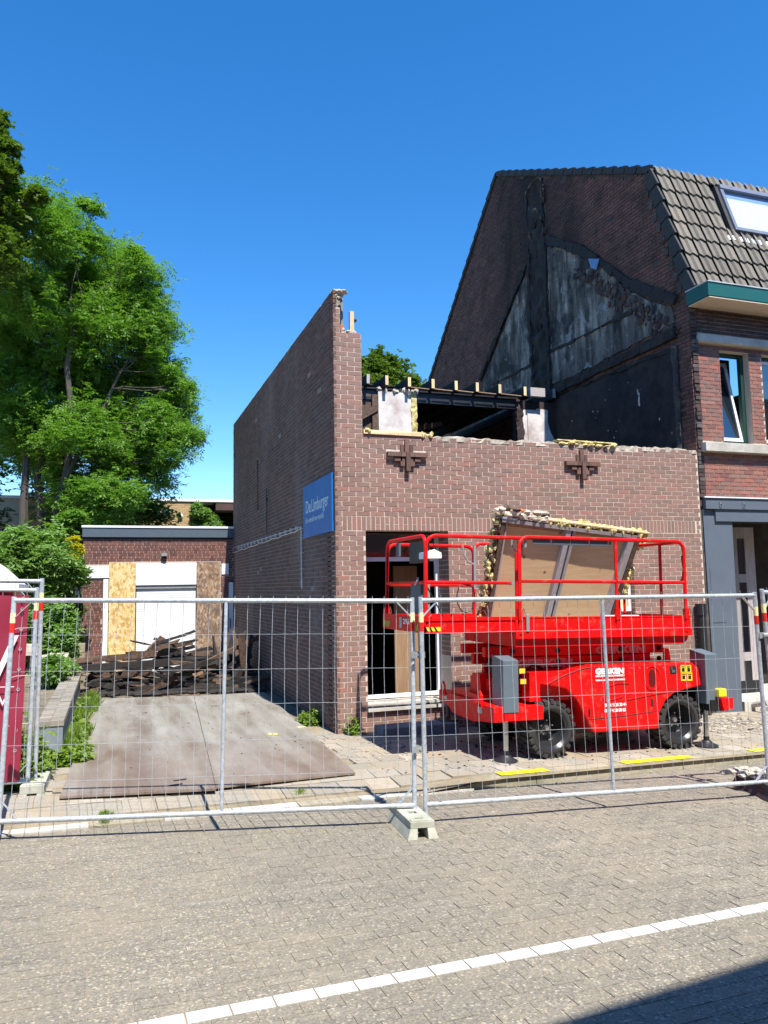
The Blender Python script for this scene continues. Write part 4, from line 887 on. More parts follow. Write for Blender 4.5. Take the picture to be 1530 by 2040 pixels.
m = MB(); m.tube([A(158, 1290, 1, 8.8), A(160, 1105, 1, 8.8)], .03, 8); one('metal_pole', m, 'galvanised', 'thin grey metal pole standing left of the garage wall', 'pole')
for (u, v) in ((45, 1292), (100, 1312), (150, 1325)):
    q = A(u, v, 1, 5.6); m = MB(); m.rough_box(q[0]-.3, q[0]+.3, 5.4, 5.9, q[2]-.12, q[2]+.06, 4, 3, 2, .07, 3); one('rubble_slab', m, 'mortar_lump', 'broken pale slab lying on the overgrown bank', 'rubble', 'broken slabs on the bank')
# ------------------------------------------------------------------ charred timber pile
GR = 'charred timbers heaped across the drive'
def timb(a, b, w, h, mat, label, jit=.012, cut=None):
    a, b = Vector(a), Vector(b); c = (a+b)/2; m = MB(); d = (b-a)
    n_ = 4; pts = [a+d*i/n_ for i in range(n_+1)]; dn = d.normalized(); up = Vector((0, 0, 1)) if abs(dn.z) < .9 else Vector((1, 0, 0)); r = dn.cross(up).normalized(); u = r.cross(dn); base = None
    vs = []
    for i, p in enumerate(pts):
        k = random.uniform(.72, 1.0) if i in (0, n_) else 1
        for sx, sz in ((-1, -1), (1, -1), (1, 1), (-1, 1)): vs.append(p-c+r*(sx*w/2*k+random.uniform(-jit, jit))+u*(sz*h/2*k+random.uniform(-jit, jit))+dn*(random.uniform(-.06, .06) if i in (0, n_) else 0))
    fs = [(0, 1, 2, 3), tuple(n_*4+q for q in (3, 2, 1, 0))]
    for i in range(n_):
        for q in range(4): fs.append((i*4+q, (i+1)*4+q, (i+1)*4+(q+1) % 4, i*4+(q+1) % 4))
    m.add(vs, fs); o = one('charred_timber', m, mat, label, 'timber', GR); o.location = c
    return o
def PA(u, v, y): return A(u, v, 1, y)
big = [((90, 1338, 4.9), (500, 1306, 6.2), .12, .13, 'charred', 'long squared black beam lying along the top of the burnt timber heap'),
       ((85, 1322, 5.1), (345, 1300, 5.9), .12, .10, 'burnt_brown', 'brownish beam poking out over the low wall from the burnt timber heap'),
       ((320, 1365, 5.2), (515, 1352, 5.2), .14, .14, 'burnt_brown', 'thick brown charred beam low on the right of the burnt timber heap'),
       ((275, 1385, 4.8), (515, 1270, 5.6), .03, .09, 'burnt_brown', 'long brown lath slanting across the front of the burnt timber heap'),
       ((310, 1384, 4.9), (440, 1372, 5.0), .12, .13, 'charred', 'black beam with pale sawn end at the foot of the heap'),
       ((215, 1386, 5.0), (300, 1370, 5.2), .12, .14, 'charred', 'black beam end with pale core near the low wall foot'),
       ((315, 1284, 6.3), (370, 1305, 6.1), .13, .14, 'charred', 'blackened beam with a bright cut end on top of the heap'),
       ((292, 1306, 6.2), (326, 1270, 6.4), .05, .16, 'burnt_brown', 'broken grey board standing up from the top of the heap'),
       ((190, 1406, 4.5), (505, 1380, 4.9), .07, .04, 'raw_brown', 'thin reddish lath along the ground in front of the heap'),
       ((210, 1398, 4.6), (395, 1383, 4.7), .12, .03, 'raw_brown', 'flat pale brown board on the ground in front of the heap'),
       ((452, 1392, 5.0), (478, 1330, 5.2), .12, .12, 'charred', 'short black post propping up the right side of the heap')]
for a, b, w_, h_, mt, lb in big: timb(PA(*a), PA(*b), w_, h_, mt, lb)
for (u, v, y, mt) in ((318, 1285, 6.25, 'pine'), (216, 1383, 4.93, 'pine'), (306, 1386, 4.86, 'raw_brown'), (271, 1356, 5.0, 'raw_brown')):
    pass
random.seed(11)
def kindof(c, d, thin):
    mt = random.choice(['charred']*7+['burnt_brown']*3+(['raw_brown'] if thin else [])); col = {'charred': 'black', 'burnt_brown': 'dark brown', 'raw_brown': 'reddish brown'}[mt]
    a = 'lath' if thin else 'beam'; ln = 'long' if d.length > .5 else ('short' if d.length < .28 else 'middling'); t = d.z/max(.01, d.length); tl = 'rising rightwards' if t > .22 else ('sloping down rightwards' if t < -.22 else ('level' if abs(d.y) < .12 else 'turned away'))
    zn = 'top of' if c.z > .62 else ('amid' if c.z > .3 else 'under'); xn = 'by the low wall' if c.x < -2.5 else ('before the clean board' if c.x < -1.9 else ('before the shutter' if c.x < -1.0 else 'by the side wall'))
    return mt, f'{ln} {col} {a}, {zn} the heap, {xn}, {tl}'
for i in range(175):
    k = random.random(); x = -3.25+2.95*random.random(); hmax = .62*math.exp(-((x+1.75)/.6)**2)+.30; y = random.uniform(4.9, 7.6); z = .08+random.random()**1.3*hmax*(1 if y > 5.4 else .7)
    L = random.uniform(.25, 1.25); an = random.gauss(.0, .5); el = random.gauss(.0, .16) if z < .8 else random.gauss(.2, .35); d = Vector((math.cos(an)*math.cos(el), math.sin(an)*math.cos(el)*.8, math.sin(el)))*L/2
    c = Vector((x, y, z+G(x))); 
    if abs((c-d).x+1.6) > 1.75 or abs((c+d).x+1.6) > 1.75: d *= .5
    thin = random.random() < .78
    timb(c-d, c+d, *((random.uniform(.012, .025), random.uniform(.03, .08)) if thin else (random.uniform(.06, .09), random.uniform(.07, .11))), *kindof(c, d, thin))
for i in range(12):
    a = Vector((-.55+random.uniform(-.25, .3), 6.0+random.uniform(-.8, .6), .05)); timb(a, a+Vector((random.uniform(-.25, .3), random.uniform(-.3, .3), random.uniform(.6, 1.15))), random.uniform(.05, .12), random.uniform(.05, .14), random.choice(['charred', 'charred', 'burnt_brown']), f'charred board leaning upright against the side wall, number {i+1} from nearest' if False else f'{["narrow", "wide"][i % 2]} charred board leaning {["left", "right", "straight"][i % 3]}, upright at the {["near", "far"][(i//6) % 2]} side wall end of the heap')
m = MB()
for i in range(420):
    x = random.uniform(-3.4, -.15); y = 4.6+abs(random.gauss(0, .9)); m.lump((x, y, G(x)+.04), random.uniform(.02, .09), sq=(1.4, 1, .6))
link_ = one('ash_debris', m, 'charred', 'loose black ash and splinters spread under the timber heap', 'debris'); link_['kind'] = 'stuff'
# ------------------------------------------------------------------ site fence
FG = 'galvanised mesh fence panels along the street'
def lerp(a, b, t): return a+(b-a)*t
def fence_panel(BL, BRt, TLp, TRp, label, name='site_fence', group=FG, post_ext=.03, seed=0, mids=(.53,), nv=31, mesh_on=True, couple=False):
    BL, BRt, TLp, TRp = map(Vector, (BL, BRt, TLp, TRp)); T = thing(name, label, 'fence panel', BL, group)
    def P(s, t): return lerp(lerp(BL, BRt, s), lerp(TLp, TRp, s), t)
    r = .021
    for s in (0, 1):
        ax = (P(s, 1)-P(s, 0)).normalized(); m = MB(); m.tube([P(s, 0)-ax*.10, P(s, 1)+ax*post_ext], r, 12); part('post', m, 'galvanised', T, True)
        for a, b, mt in ((.865, .91, 'band_red'), (.91, .958, 'band_yellow')):
            a_, b_ = (a-.018, b-.018); m = MB(); m.tube([P(s, a_), P(s, b_)], r+.0015, 12, False); part('reflective_band', m, mt, T, True)
        sd__ = 1 if s == 0 else -1
        for t0_, t1_ in ((.91, 1.), (.095, .0)):
            q0, q1 = P(s, t0_), P(s+sd__*.045, t1_); m = MB(); m.beam(q0, q1, .006, .03, up=(0, 1, 0)); part('corner_brace', m, 'galvanised', T)
    for t_, nm in ((1, 'top_rail'), (0, 'bottom_rail')): m = MB(); m.tube([P(0, t_), P(1, t_)], r, 12); part(nm, m, 'galvanised', T, True)
    for s in mids: m = MB(); m.tube([P(s, 0), P(s, 1)], .016, 10); part('mid_post', m, 'galvanised', T, True)
    rr = random.Random(seed); m = MB(); nrm = (P(1, 0)-P(0, 0)).cross(P(0, 1)-P(0, 0)).normalized(); hs = [.0, .165, .33, .5, .665, .835, 1.]
    for k in range(nv):
        s = (k+.7)/nv+rr.uniform(-.0015, .0015)
        if s > .995: continue
        pts = []
        for t_ in (-.015, .08, .165, .25, .33, .415, .5, .58, .665, .75, .835, .92, 1.025): pts.append(P(s+rr.uniform(-.0008, .0008)+.002*math.sin(t_*5+seed), t_)+nrm*(-.022+rr.uniform(-.003, .003)))
        m.tube(pts, .0019, 4, False)
    for t_ in hs[1:-1]: 
        m.tube([P(s/14, t_+rr.uniform(-.0012, .0012))+nrm*(-.018+rr.uniform(-.003, .003)) for s in range(15)], .0019, 4, False)
    part('wire_mesh', m, 'galvanised', T); return T, P
def onplane(u, v, y): return Vector(A(u, v, 1, y))
# base points on the rails, from their ground line; tops lean slightly with each panel
b1L, b1R = onplane(-3, 1637, -3.245), onplane(826, 1604, -3.845); t1L, t1R = onplane(28, 1196, -3.10), onplane(821, 1197, -3.76)
b2L, b2R = onplane(848, 1603, -3.87), onplane(1532, 1557, -4.065); t2L, t2R = onplane(838, 1196, -3.93), onplane(1503, 1186, -4.22)
p1, P1f = fence_panel(b1L, b1R, t1L, t1R, 'mesh fence panel in front of the drive and timber heap', seed=1, mids=(.515,))
p2, P2f = fence_panel(b2L, b2R, t2L, t2R, 'mesh fence panel in front of the red scissor lift', seed=2, mids=(.513,))
b3L = b2R+Vector((.14, -.02, 0)); t3L = t2R+Vector((.10, .0, .03)); p3, P3f = fence_panel(b3L, b3L+Vector((3.4, -.25, -.08)), t3L, t3L+Vector((3.4, -.25, -.08)), 'mesh fence panel cut by the right edge of the picture', seed=3)
for (Pa, Pb, t_) in ((P1f, P2f, .73), (P1f, P2f, .27)):
    a, b = Pa(1, t_), Pb(0, t_); c = (a+b)/2; m = MB(); m.box(c.x-.062, c.x+.062, c.y-.03, c.y-.024, c.z-.028, c.z+.028); m.box(c.x-.05, c.x+.05, c.y+.024, c.y+.03, c.z-.028, c.z+.028); m.tube([(c.x, c.y-.045, c.z), (c.x, c.y+.04, c.z)], .012, 6)
    one('post_clamp', m, 'metal_band', 'upper steel coupler joining the two middle fence posts' if t_ > .5 else 'lower steel coupler joining the two middle fence posts', 'coupler', 'couplers clamping the fence posts')
c = (P2f(1, .78)+P3f(0, .78))/2; m = MB(); m.box(c.x-.06, c.x+.06, c.y-.03, c.y-.022, c.z-.03, c.z+.03); m.tube([(c.x-.02, c.y-.03, c.z), (c.x+.16, c.y-.05, c.z)], .022, 8); one('post_clamp', m, 'metal_band', 'steel coupler joining the posts at the right edge', 'coupler', 'couplers clamping the fence posts')
def foot(loc, rz, label, mat='concrete_foot', L=.62, W=.27, Hh=.14, group='concrete fence feet'):
    m = MB(); w0, w1, l0, l1 = W/2, W/2*.78, L/2, L/2*.86
    def blk(xa0, xb0, xa1, xb1, z0=0, z1=Hh, la=l0, lb=l1): m.hexa([(xa0, -la, z0), (xb0, -la, z0), (xb0, la, z0), (xa0, la, z0), (xa1, -lb, z1), (xb1, -lb, z1), (xb1, lb, z1), (xa1, lb, z1)])
    blk(-w0, -w0*.34, -w1*1.0, -w1*.40, 0, Hh*.62, l0, l0*.93); blk(w0*.34, w0, w1*.40, w1*1.0, 0, Hh*.62, l0, l0*.93); 
    zt = Hh*.62; 
    for ya, yb in ((-l0*.93, -l0*.66), (-l0*.52, -.04), (.04, l0*.93)): m.box(-w1, w1, ya, yb, zt, Hh)
    for xa, xb in ((-w1, -.035), (.035, w1)): m.box(xa, xb, -l0*.66, -l0*.52, zt, Hh); m.box(xa, xb, -.04, .04, zt, Hh)
    m.box(-w1*.9, w1*.9, -l0*.90, -l0*.72, Hh, Hh+.008)
    o = one('ballast_block', m, mat, label, 'fence foot', group, bevel=.006); o.location = loc; o.rotation_euler = (0, -slope, rz); return o
q = AG(847, 1672, ST); foot((q[0], q[1]+.30, q[2]), -.06, 'pale concrete foot holding the two middle fence posts')
q = AG(60, 1612, ST); foot((q[0]+.01, q[1]+.42, q[2]), -.02, 'concrete foot under the posts of the red banner fence', L=.8, Hh=.2)
q = b2R; foot((q.x-.02+.06, q.y+.02, G(q.x, ST)), -.30, 'dark recycled foot with a burnt lump on top at the right edge', 'rust_block', L=1.0, W=.34, Hh=.15)
m = MB(); q = AG(1492, 1560, ST)
for i in range(22): m.lump((3.38+random.uniform(-.14, .2), -3.72+random.uniform(-.12, .12), G(3.4, ST)+.16+random.uniform(-.01, .025)), random.uniform(.03, .07), sq=(1.3, 1, .7))
one('broken_render_lump', m, 'mortar_lump', 'crumbled pale render lump resting on the dark fence foot', 'rubble')
# left fence with the red banner
yb_ = -2.12
bl0, tl0 = onplane(55, 1556, yb_), onplane(74, 1176, yb_)
u = Vector((-1, -.03, .03)).normalized(); LEN = 3.4
pL, PLf = fence_panel(bl0+u*LEN, bl0, tl0+u*LEN, tl0, 'fence panel carrying the dark red banner on the left', seed=4, mids=(.5,))
m = MB(); nx, nz = 40, 16; g = []
for i in range(nx+1):
    for j in range(nz+1):
        s, t_ = 1.-.02-i/nx*.96, .01+.965*j/nz; p = PLf(s, t_)+Vector((0, -.03-.012*math.sin(i*.9+j*.3)-.015*mnoise.noise(Vector((i*.3, j*.25, 0)))*2, -.01*abs(math.sin(i*math.pi/4))*(1 if j == nz else 0))); g.append(p)
m.add(g, [(i*(nz+1)+j, i*(nz+1)+j+1, (i+1)*(nz+1)+j+1, (i+1)*(nz+1)+j) for i in range(nx) for j in range(nz)])
BN = thing('banner', 'dark red printed banner tied to the left fence panel', 'banner', PLf(.5, 0)); part('sheet', m, 'banner_red', BN, True)
m = MB()
for k in range(9):
    for s in ([.965] if k else [.965, .8, .65, .5, .35]):
        c = PLf(s, .06+.105*k)+Vector((0, -.045, 0)) if k else PLf(s, .955)+Vector((0, -.05, 0)); m.lathe([(.008, -.002), (.016, -.004), (.016, .003)], c, 1, 8)
part('eyelet', m, 'metal_band', BN)
me = text_mesh('W', .55, .001, 'white_letter', bold=.0); o = link('lettering', me, BN, PLf(.80, .545)+Vector((-.02, -.062, 0))); o.rotation_euler = (math.pi/2, 0, .03)
me = text_mesh('V', .15, .001, 'white_letter'); o = link('lettering', me, BN, PLf(.915, .40)+Vector((-.0, -.062, 0))); o.rotation_euler = (math.pi/2, 0, .03)
m = MB(); m.beam(PLf(.55, .495)+Vector((0, -.06, 0)), PLf(.955, .495)+Vector((0, -.06, 0)), .004, .006); part('printed_line', m, 'white_letter', BN)
m = MB()
for k in (.3, .55, .8): c = PLf(.965, k); m.tube([c+Vector((-.1, -.05, -.02)), c+Vector((-.02, -.05, 0)), c+Vector((.10, -.03, .0)), c+Vector((.13, .05, 0))], .003, 4)
part('cable_tie', m, 'cable_white', BN)
bl1, tl1 = onplane(70, 1548, -1.98), onplane(84, 1158, -1.98)
fence_panel(bl1+Vector((-3.3, .25, .08)), bl1, tl1+Vector((-3.3, .25, .08)), tl1, 'second mesh fence panel standing just behind the banner', seed=5)
# portable toilet behind the banner
q = onplane(0, 1165, -.3); cx = q.x-.30
PT = thing('portable_toilet', 'red portable toilet with a white domed roof behind the banner', 'toilet', (cx, -.3, .1)); hw = .5
part('cabin', MB().box(cx-hw, cx+hw, -.8, .2, .1, 2.02), 'toilet_red', PT); part('cornice', MB().box(cx-hw-.06, cx+hw+.06, -.86, .26, 2.02, 2.09), 'toilet_roof', PT)
m = MB(); N_ = 12; g = []
for i in range(N_+1):
    for j in range(9):
        a = -1+2*i/N_; b = -1+2*j/8; g.append((cx+a*(hw+.03), -.3+b*.53, 2.09+.34*(1-abs(a)**2.2)*(1-.35*b*b)))
m.add(g, [(i*9+j, (i+1)*9+j, (i+1)*9+j+1, i*9+j+1) for i in range(N_) for j in range(8)]); nb = len(m.v)
m.add([(cx-hw-.03, -.83, 2.09)]+[(cx+(-1+2*i/N_)*(hw+.03), -.83, 2.09+.34*(1-abs(-1+2*i/N_)**2.2)*.65) for i in range(N_+1)]+[(cx+hw+.03, -.83, 2.09)], [tuple(range(N_+3))]); part('domed_roof', m, 'toilet_roof', PT)
m = MB()
for i in (2, 4, 8, 9, 10, 11): a = -1+2*i/N_; m.box(cx+a*(hw+.03)-.006, cx+a*(hw+.03)+.006, -.835, -.828, 2.10, 2.09+.33*(1-abs(a)**2.2)*.65)
part('roof_rib', m, 'metal_band', PT)
part('door', MB().box(cx-.36, cx+.36, -.815, -.80, .2, 1.95), 'toilet_red', PT); part('roof_vent', MB().box(cx+.22, cx+.27, -.86, -.83, 2.12, 2.3), 'metal_dark', PT)
# ------------------------------------------------------------------ scissor lift
random.seed(5)
P0 = Vector((2.9, -1.5, -.075)); TI = math.radians(1.25); RM = Matrix.Rotation(TI, 4, 'Y'); RI = RM.inverted()
SL = thing('scissor_lift', 'red four wheel drive scissor lift parked in front of the burnt building', 'scissor lift', P0, rot=(0, TI, 0))
def Lc(u, v, y): return RI@(Vector(A(u, v, 1, y))-P0)
def LX(u, v, x): return RI@(Vector(A(u, v, 0, x))-P0)
def lp(name, m, mat, par=None, smooth=False, stuff=False, label=None, bevel=0): return part(name, m, mat, par or SL, smooth, stuff, label, True, bevel)
FY = -2.3; YF = FY-P0.y; YBk = -.95-P0.y      # local y of the front and back of the deck
g0 = 0.0
def rrail(pts, w=.042, h=.042):
    m = MB(); m.tube(pts, w/2*1.2, 4); return m
# wheels
def wheel(cx, y, label=None, steer=0):
    m = MB(); R, Wd = .345, .30
    prof = [(.235, -.5*Wd), (.275, -.5*Wd), (.31, -.44*Wd), (.325, -.34*Wd), (.33, 0), (.325, .34*Wd), (.31, .44*Wd), (.275, .5*Wd), (.235, .5*Wd), (.235, -.5*Wd)]
    m.lathe(prof, (0, 0, 0), 1, 40); 
    for k in range(22):
        for sgn in (-1, 1):
            a = 2*math.pi*(k+(.5 if sgn > 0 else 0))/22; da = .085; sk = .10*sgn
            def q(r, an, y_): return (r*math.cos(an), y_, r*math.sin(an))
            ya, yb = (sgn*.01, sgn*Wd*.52); vs = [q(.318, a-da, ya), q(.318, a+da, ya), q(.29, a+da+.12, yb), q(.29, a-da+.12, yb), q(.354, a-da*.8, ya), q(.354, a+da*.8, ya), q(.335, a+da*.8+.12, yb), q(.335, a-da*.8+.12, yb)]
            m.add(vs, [(0, 3, 2, 1), (4, 5, 6, 7), (0, 1, 5, 4), (1, 2, 6, 5), (2, 3, 7, 6), (3, 0, 4, 7)])
    for vv in range(len(m.v)):
        pass
    T = lp('wheel', m, 'rubber', SL, True, label=label); T.location = (cx, y, .345-.0); T.rotation_euler = (0, 0, steer)
    r = MB(); r.lathe([(.0, -.02), (.06, -.02), (.075, -.0), (.15, .02), (.17, .02), (.195, -.05), (.205, -.12), (.235, -.145), (.243, -.152), (.243, -.13)], (0, 0, 0), 1, 32); r.lathe([(.0, .1), (.235, .1)], (0, 0, 0), 1, 32); rim = part('rim', r, 'rim_black', T, True, local=True)
    b = MB(); 
    for k in range(5): a = 2*math.pi*k/5+.3; b.lathe([(.0, -.035), (.011, -.035), (.013, -.0), (.013, .015)], (.085*math.cos(a), -.01, .085*math.sin(a)), 1, 6)
    b.lathe([(.0, -.06), (.028, -.055), (.035, -.02)], (0, 0, 0), 1, 10); part('wheel_nut', b, 'chrome_dull', T, local=True)
    return T
wl = Lc(1100, 1452, FY+.02); wr = Lc(1358, 1437, FY+.02)
wheel(wl.x, YF+.19, steer=.10); wheel(wr.x, YF+.19); wheel(wl.x, YF+1.35, steer=.1); wheel(wr.x, YF+1.35)
xs0, xe0 = wl.x, wr.x
# chassis
m = MB(); m.box(xs0-.75, xe0+.55, YF+.42, YF+1.2, .42, .72); m.box(xs0-.1, xe0+.1, YF+.36, YF+1.25, .3, .5); lp('chassis', m, 'red_paint')
m = MB(); m.tube([(xs0, YF+.3, .345), (xs0, YF+1.25, .345)], .06, 10); m.tube([(xe0, YF+.3, .345), (xe0, YF+1.25, .345)], .06, 10); m.box(xs0+.3, xe0-.2, YF+.4, YF+1.2, .2, .32); lp('axle', m, 'metal_dark')
# engine hood with wheel arches
def X2(u, v): q = Lc(u, v, FY); return (q.x, q.z)
hood = [X2(1085, 1364), X2(1110, 1350), X2(1150, 1334), X2(1185, 1326), X2(1250, 1323), X2(1380, 1320), X2(1392, 1330), X2(1398, 1366), X2(1345, 1380), X2(1327, 1396), X2(1315, 1420), X2(1313, 1452), X2(1184, 1460), X2(1166, 1428), X2(1150, 1395), X2(1128, 1373)]
m = MB(); m.prism(hood, 1, YF+.0, YF+.42); hd = lp('engine_hood', m, 'red_paint', bevel=.022)
m = MB(); m.prism([(x, z) for x, z in [X2(1150, 1334), X2(1185, 1326), X2(1380, 1320), X2(1380, 1335), X2(1185, 1350)]], 1, YF+.43, YF+1.25); lp('engine_cover', m, 'red_paint')
def pl(u, v): return Lc(u, v, FY-.004)
def line(pts, r=.006, mat='red_paint', name='moulding', par=None, y=-.0): m = MB(); m.tube([Lc(u, v, FY+y) for u, v in pts], r, 6); return lp(name, m, mat, par or SL)
line([(1256, 1361), (1230, 1361), (1211, 1368), (1203, 1380), (1201, 1390), (1207, 1397), (1240, 1388), (1250, 1372), (1256, 1362)], .010)
line([(1250, 1394), (1312, 1381), (1340, 1377)], .010); line([(1168, 1434), (1240, 1427), (1313, 1416)], .006, 'metal_dark', 'panel_seam', y=.002)
line([(1094, 1362), (1125, 1346), (1160, 1333), (1185, 1328)], .004, 'metal_dark', 'panel_seam', y=-.001)
vc = Lc(1299, 1351, FY); m = MB(); N_ = 28; m.tube([vc+Vector((.115*math.cos(2*math.pi*k/N_), -.002, .145*math.sin(2*math.pi*k/N_))) for k in range(N_+1)], .009, 6); lp('vent_ring', m, 'red_paint')
m = MB()
for i in range(-4, 5):
    for j in range(-8, 9):
        x, z = i*.012+(.006 if j % 2 else 0), j*.0125
        if (x/.06)**2+(z/.11)**2 < 1: m.box(vc.x+x-.0035, vc.x+x+.0035, YF-.004, YF+.002, vc.z+z-.0045, vc.z+z+.0045)
lp('vent_grille', m, 'black_plastic', stuff=True)
hc = Lc(1341, 1335, FY); m = MB(); m.prism([(hc.x-.05, hc.z-.04), (hc.x+.045, hc.z-.045), (hc.x+.05, hc.z+.03), (hc.x+.03, hc.z+.05), (hc.x-.05, hc.z+.045)], 1, YF-.004, YF+.001); lp('hood_latch_recess', m, 'black_plastic'); m = MB(); m.box(hc.x-.03, hc.x+.02, YF-.012, YF-.004, hc.z-.03, hc.z+.005); lp('hood_latch', m, 'chrome_dull')
for u, v in ((1174, 1420), (1299, 1400)): q = Lc(u, v, FY); m = MB(); m.box(q.x-.012, q.x+.012, YF-.006, YF, q.z-.04, q.z+.045); lp('reflector', m, 'black_plastic')
for k, (u, v) in enumerate([(1361, 1333), (1372, 1333), (1362, 1348), (1374, 1348)]): 
    q = Lc(u, v, FY); m = MB(); m.box(q.x-.042, q.x+.036, YF-.004, YF, q.z-.05, q.z+.05); st = lp('sticker', m, 'sticker_yellow'); m = MB(); m.box(q.x-.025, q.x+.018, YF-.006, YF-.004, q.z-.03, q.z+.015); m.box(q.x-.03, q.x+.025, YF-.006, YF-.004, q.z+.025, q.z+.035); part('printed_symbol', m, 'black_plastic', st, local=True)
RX = Matrix.Rotation(math.pi/2, 4, 'X')
def ltext(s, q, size, width, mat, y=None, bold=0., par=None, sp=1.):
    me = text_mesh(s, size, .0008, mat, 'lettering', sp, bold); xs_ = [v.co.x for v in me.vertices]; x0_ = min(xs_); o = link('lettering', me, par or SL); o.matrix_parent_inverse = Matrix(); o.matrix_local = Matrix.Translation(Vector((q.x, YF-.006 if y is None else y, q.z)))@RX@Matrix.Diagonal((width/(max(xs_)-x0_), 1, 1, 1)); return o
a, b = Lc(1186, 1343, FY), Lc(1243, 1341, FY); ltext('GERKEN', a, .088, b.x-a.x, 'white_letter', bold=.006)
a = Lc(1186, 1349, FY); ltext('INDUSTRY HOOGWERKERS', a, .03, .41, 'white_letter', bold=.001)
a = Lc(1186, 1357, FY); ltext('VERHUUR  HOOGWERKERS', a, .026, .42, 'white_letter', bold=.001)
a = Lc(1204, 1408, FY); ltext('0800 / 5 20 20 44', a, .052, .31, 'white_letter', bold=.002); a = Lc(1204, 1419, FY); ltext('089 / 4 28 80 83', a, .052, .30, 'white_letter', bold=.002)
# red exhaust hook behind the hood
m = MB(); q = Lc(1328, 1322, FY+.25); m.prism([(q.x-.03, q.z), (q.x+.05, q.z), (q.x+.02, q.z+.19), (q.x-.03, q.z+.2), (q.x-.09, q.z+.17), (q.x-.03, q.z+.16)], 1, YF+.22, YF+.28); lp('lifting_eye', m, 'red_paint')
# end beam at the left with fittings
bx = 1.30-P0.x; m = MB(); m.prism([(-.88+.06, .50), (YF-.02, .46), (YF-.02, .63), (.66, .63), (.66, .50), (.2, .42), (-.3, .40)], 0, bx-.12, bx+.05) if False else m.prism([(YF-.05, .47), (YF+.35, .43), (YF+.5, .40), (YF+1.1, .42), (YF+1.2, .48), (.72, .52), (.72, .66), (YF-.05, .64)], 0, bx-.14, bx-.0); lp('end_beam', m, 'red_paint', bevel=.008)
m = MB(); m.box(bx-.02, bx+.5, YF-.05, YF+.1, .48, .63); lp('outrigger_arm', m, 'red_paint'); m = MB(); m.box(bx+.0, bx+.5, YF+.1, .6, .55, .62); lp('end_deck', m, 'red_paint')
for yy in (YF+.28, .55): m = MB(); m.tube([(bx-.15, yy-.05, .60), (bx-.15, yy-.05, .74), (bx-.15, yy, .78), (bx-.15, yy+.05, .74), (bx-.15, yy+.05, .60)], .014, 6); lp('tie_down_loop', m, 'red_paint')
m = MB(); m.box(bx-.146, bx-.141, YF+.25, YF+.36, .53, .6); m.box(bx-.146, bx-.141, .45, .55, .56, .62); lp('maker_plate', m, 'metal_band')
m = MB(); m.prism([(YF+.5, .64), (YF+.85, .64), (YF+.75, .95), (YF+.55, .95)], 0, bx-.02, bx+.25); lp('ladder_plate', m, 'red_paint')
# grey outrigger covers with jack legs and pads
def jack(u, v, uu0, uu1, vt, vb, name_label, y=FY-.02, back=False):
    a, b = Lc(uu0, vt, y), Lc(uu1, vb, y); top = Lc((uu0+uu1)/2, vt, y).z; bot = Lc((uu0+uu1)/2, vb, y).z
    cx = b.x-.095; hw_ = .098; m = MB(); y0 = YF-.06; y1 = YF+.22
    m.hexa([(cx-hw_, y0, bot), (cx+hw_, y0, bot), (cx+hw_, y1, bot), (cx-hw_, y1, bot), (cx-hw_, y0, top-.02), (cx+hw_, y0, top-.02), (cx+hw_, y1, top+.03), (cx-hw_, y1, top+.03)])
    lp('outrigger_cover', m, 'box_grey', label=name_label, bevel=.006); m = MB(); m.tube([(cx, (y0+y1)/2, bot), (cx, (y0+y1)/2, .10)], .032, 12); lp('jack_leg', m, 'chrome_dull', smooth=True)
    m = MB(); m.tube([(cx, (y0+y1)/2, .13), (cx, (y0+y1)/2, .05)], .036, 10); lp('jack_ball', m, 'black_plastic'); m = MB(); m.lathe([(.0, .085), (.05, .08), (.075, .05), (.14, .022), (.145, .0), (0, 0)], (cx, (y0+y1)/2, .0), 2, 20); lp('jack_pad', m, 'metal_dark', smooth=True); return cx
c1 = jack(0, 0, 982, 1030, 1312, 1420, 'left grey outrigger cover'); c2_ = jack(0, 0, 1382, 1428, 1300, 1402, 'right grey outrigger cover')
m = MB(); m.box(c2_-.05, c2_+.22, YF-.08, YF+.05, .46, .60); lp('outrigger_arm', m, 'black_plastic'); m = MB(); m.hexa([(c2_+.1, YF-.14, .47), (c2_+.26, YF-.12, .49), (c2_+.26, YF+.0, .49), (c2_+.1, YF+.0, .47), (c2_+.06, YF-.14, .62), (c2_+.27, YF-.12, .62), (c2_+.27, YF+.0, .62), (c2_+.06, YF+.0, .62)]); lp('rear_bumper_end', m, 'red_paint'); m = MB(); m.box(c2_+.04, c2_+.16, YF-.13, YF-.03, .64, .74); lp('warning_light', m, 'yellow_plastic', bevel=.01)
m = MB(); m.box(xe0+.3, c2_-.0, YF+.1, YF+1.15, .42, .8); lp('end_box', m, 'black_plastic')
m = MB(); m.tube([(bx-.05, .62, .5), (bx-.05, .62, .3)], .03, 8); m.lathe([(.0, .05), (.14, .022), (.145, .0), (0, 0)], (bx-.05, .62, .27), 2, 16); lp('jack_leg', m, 'metal_dark')
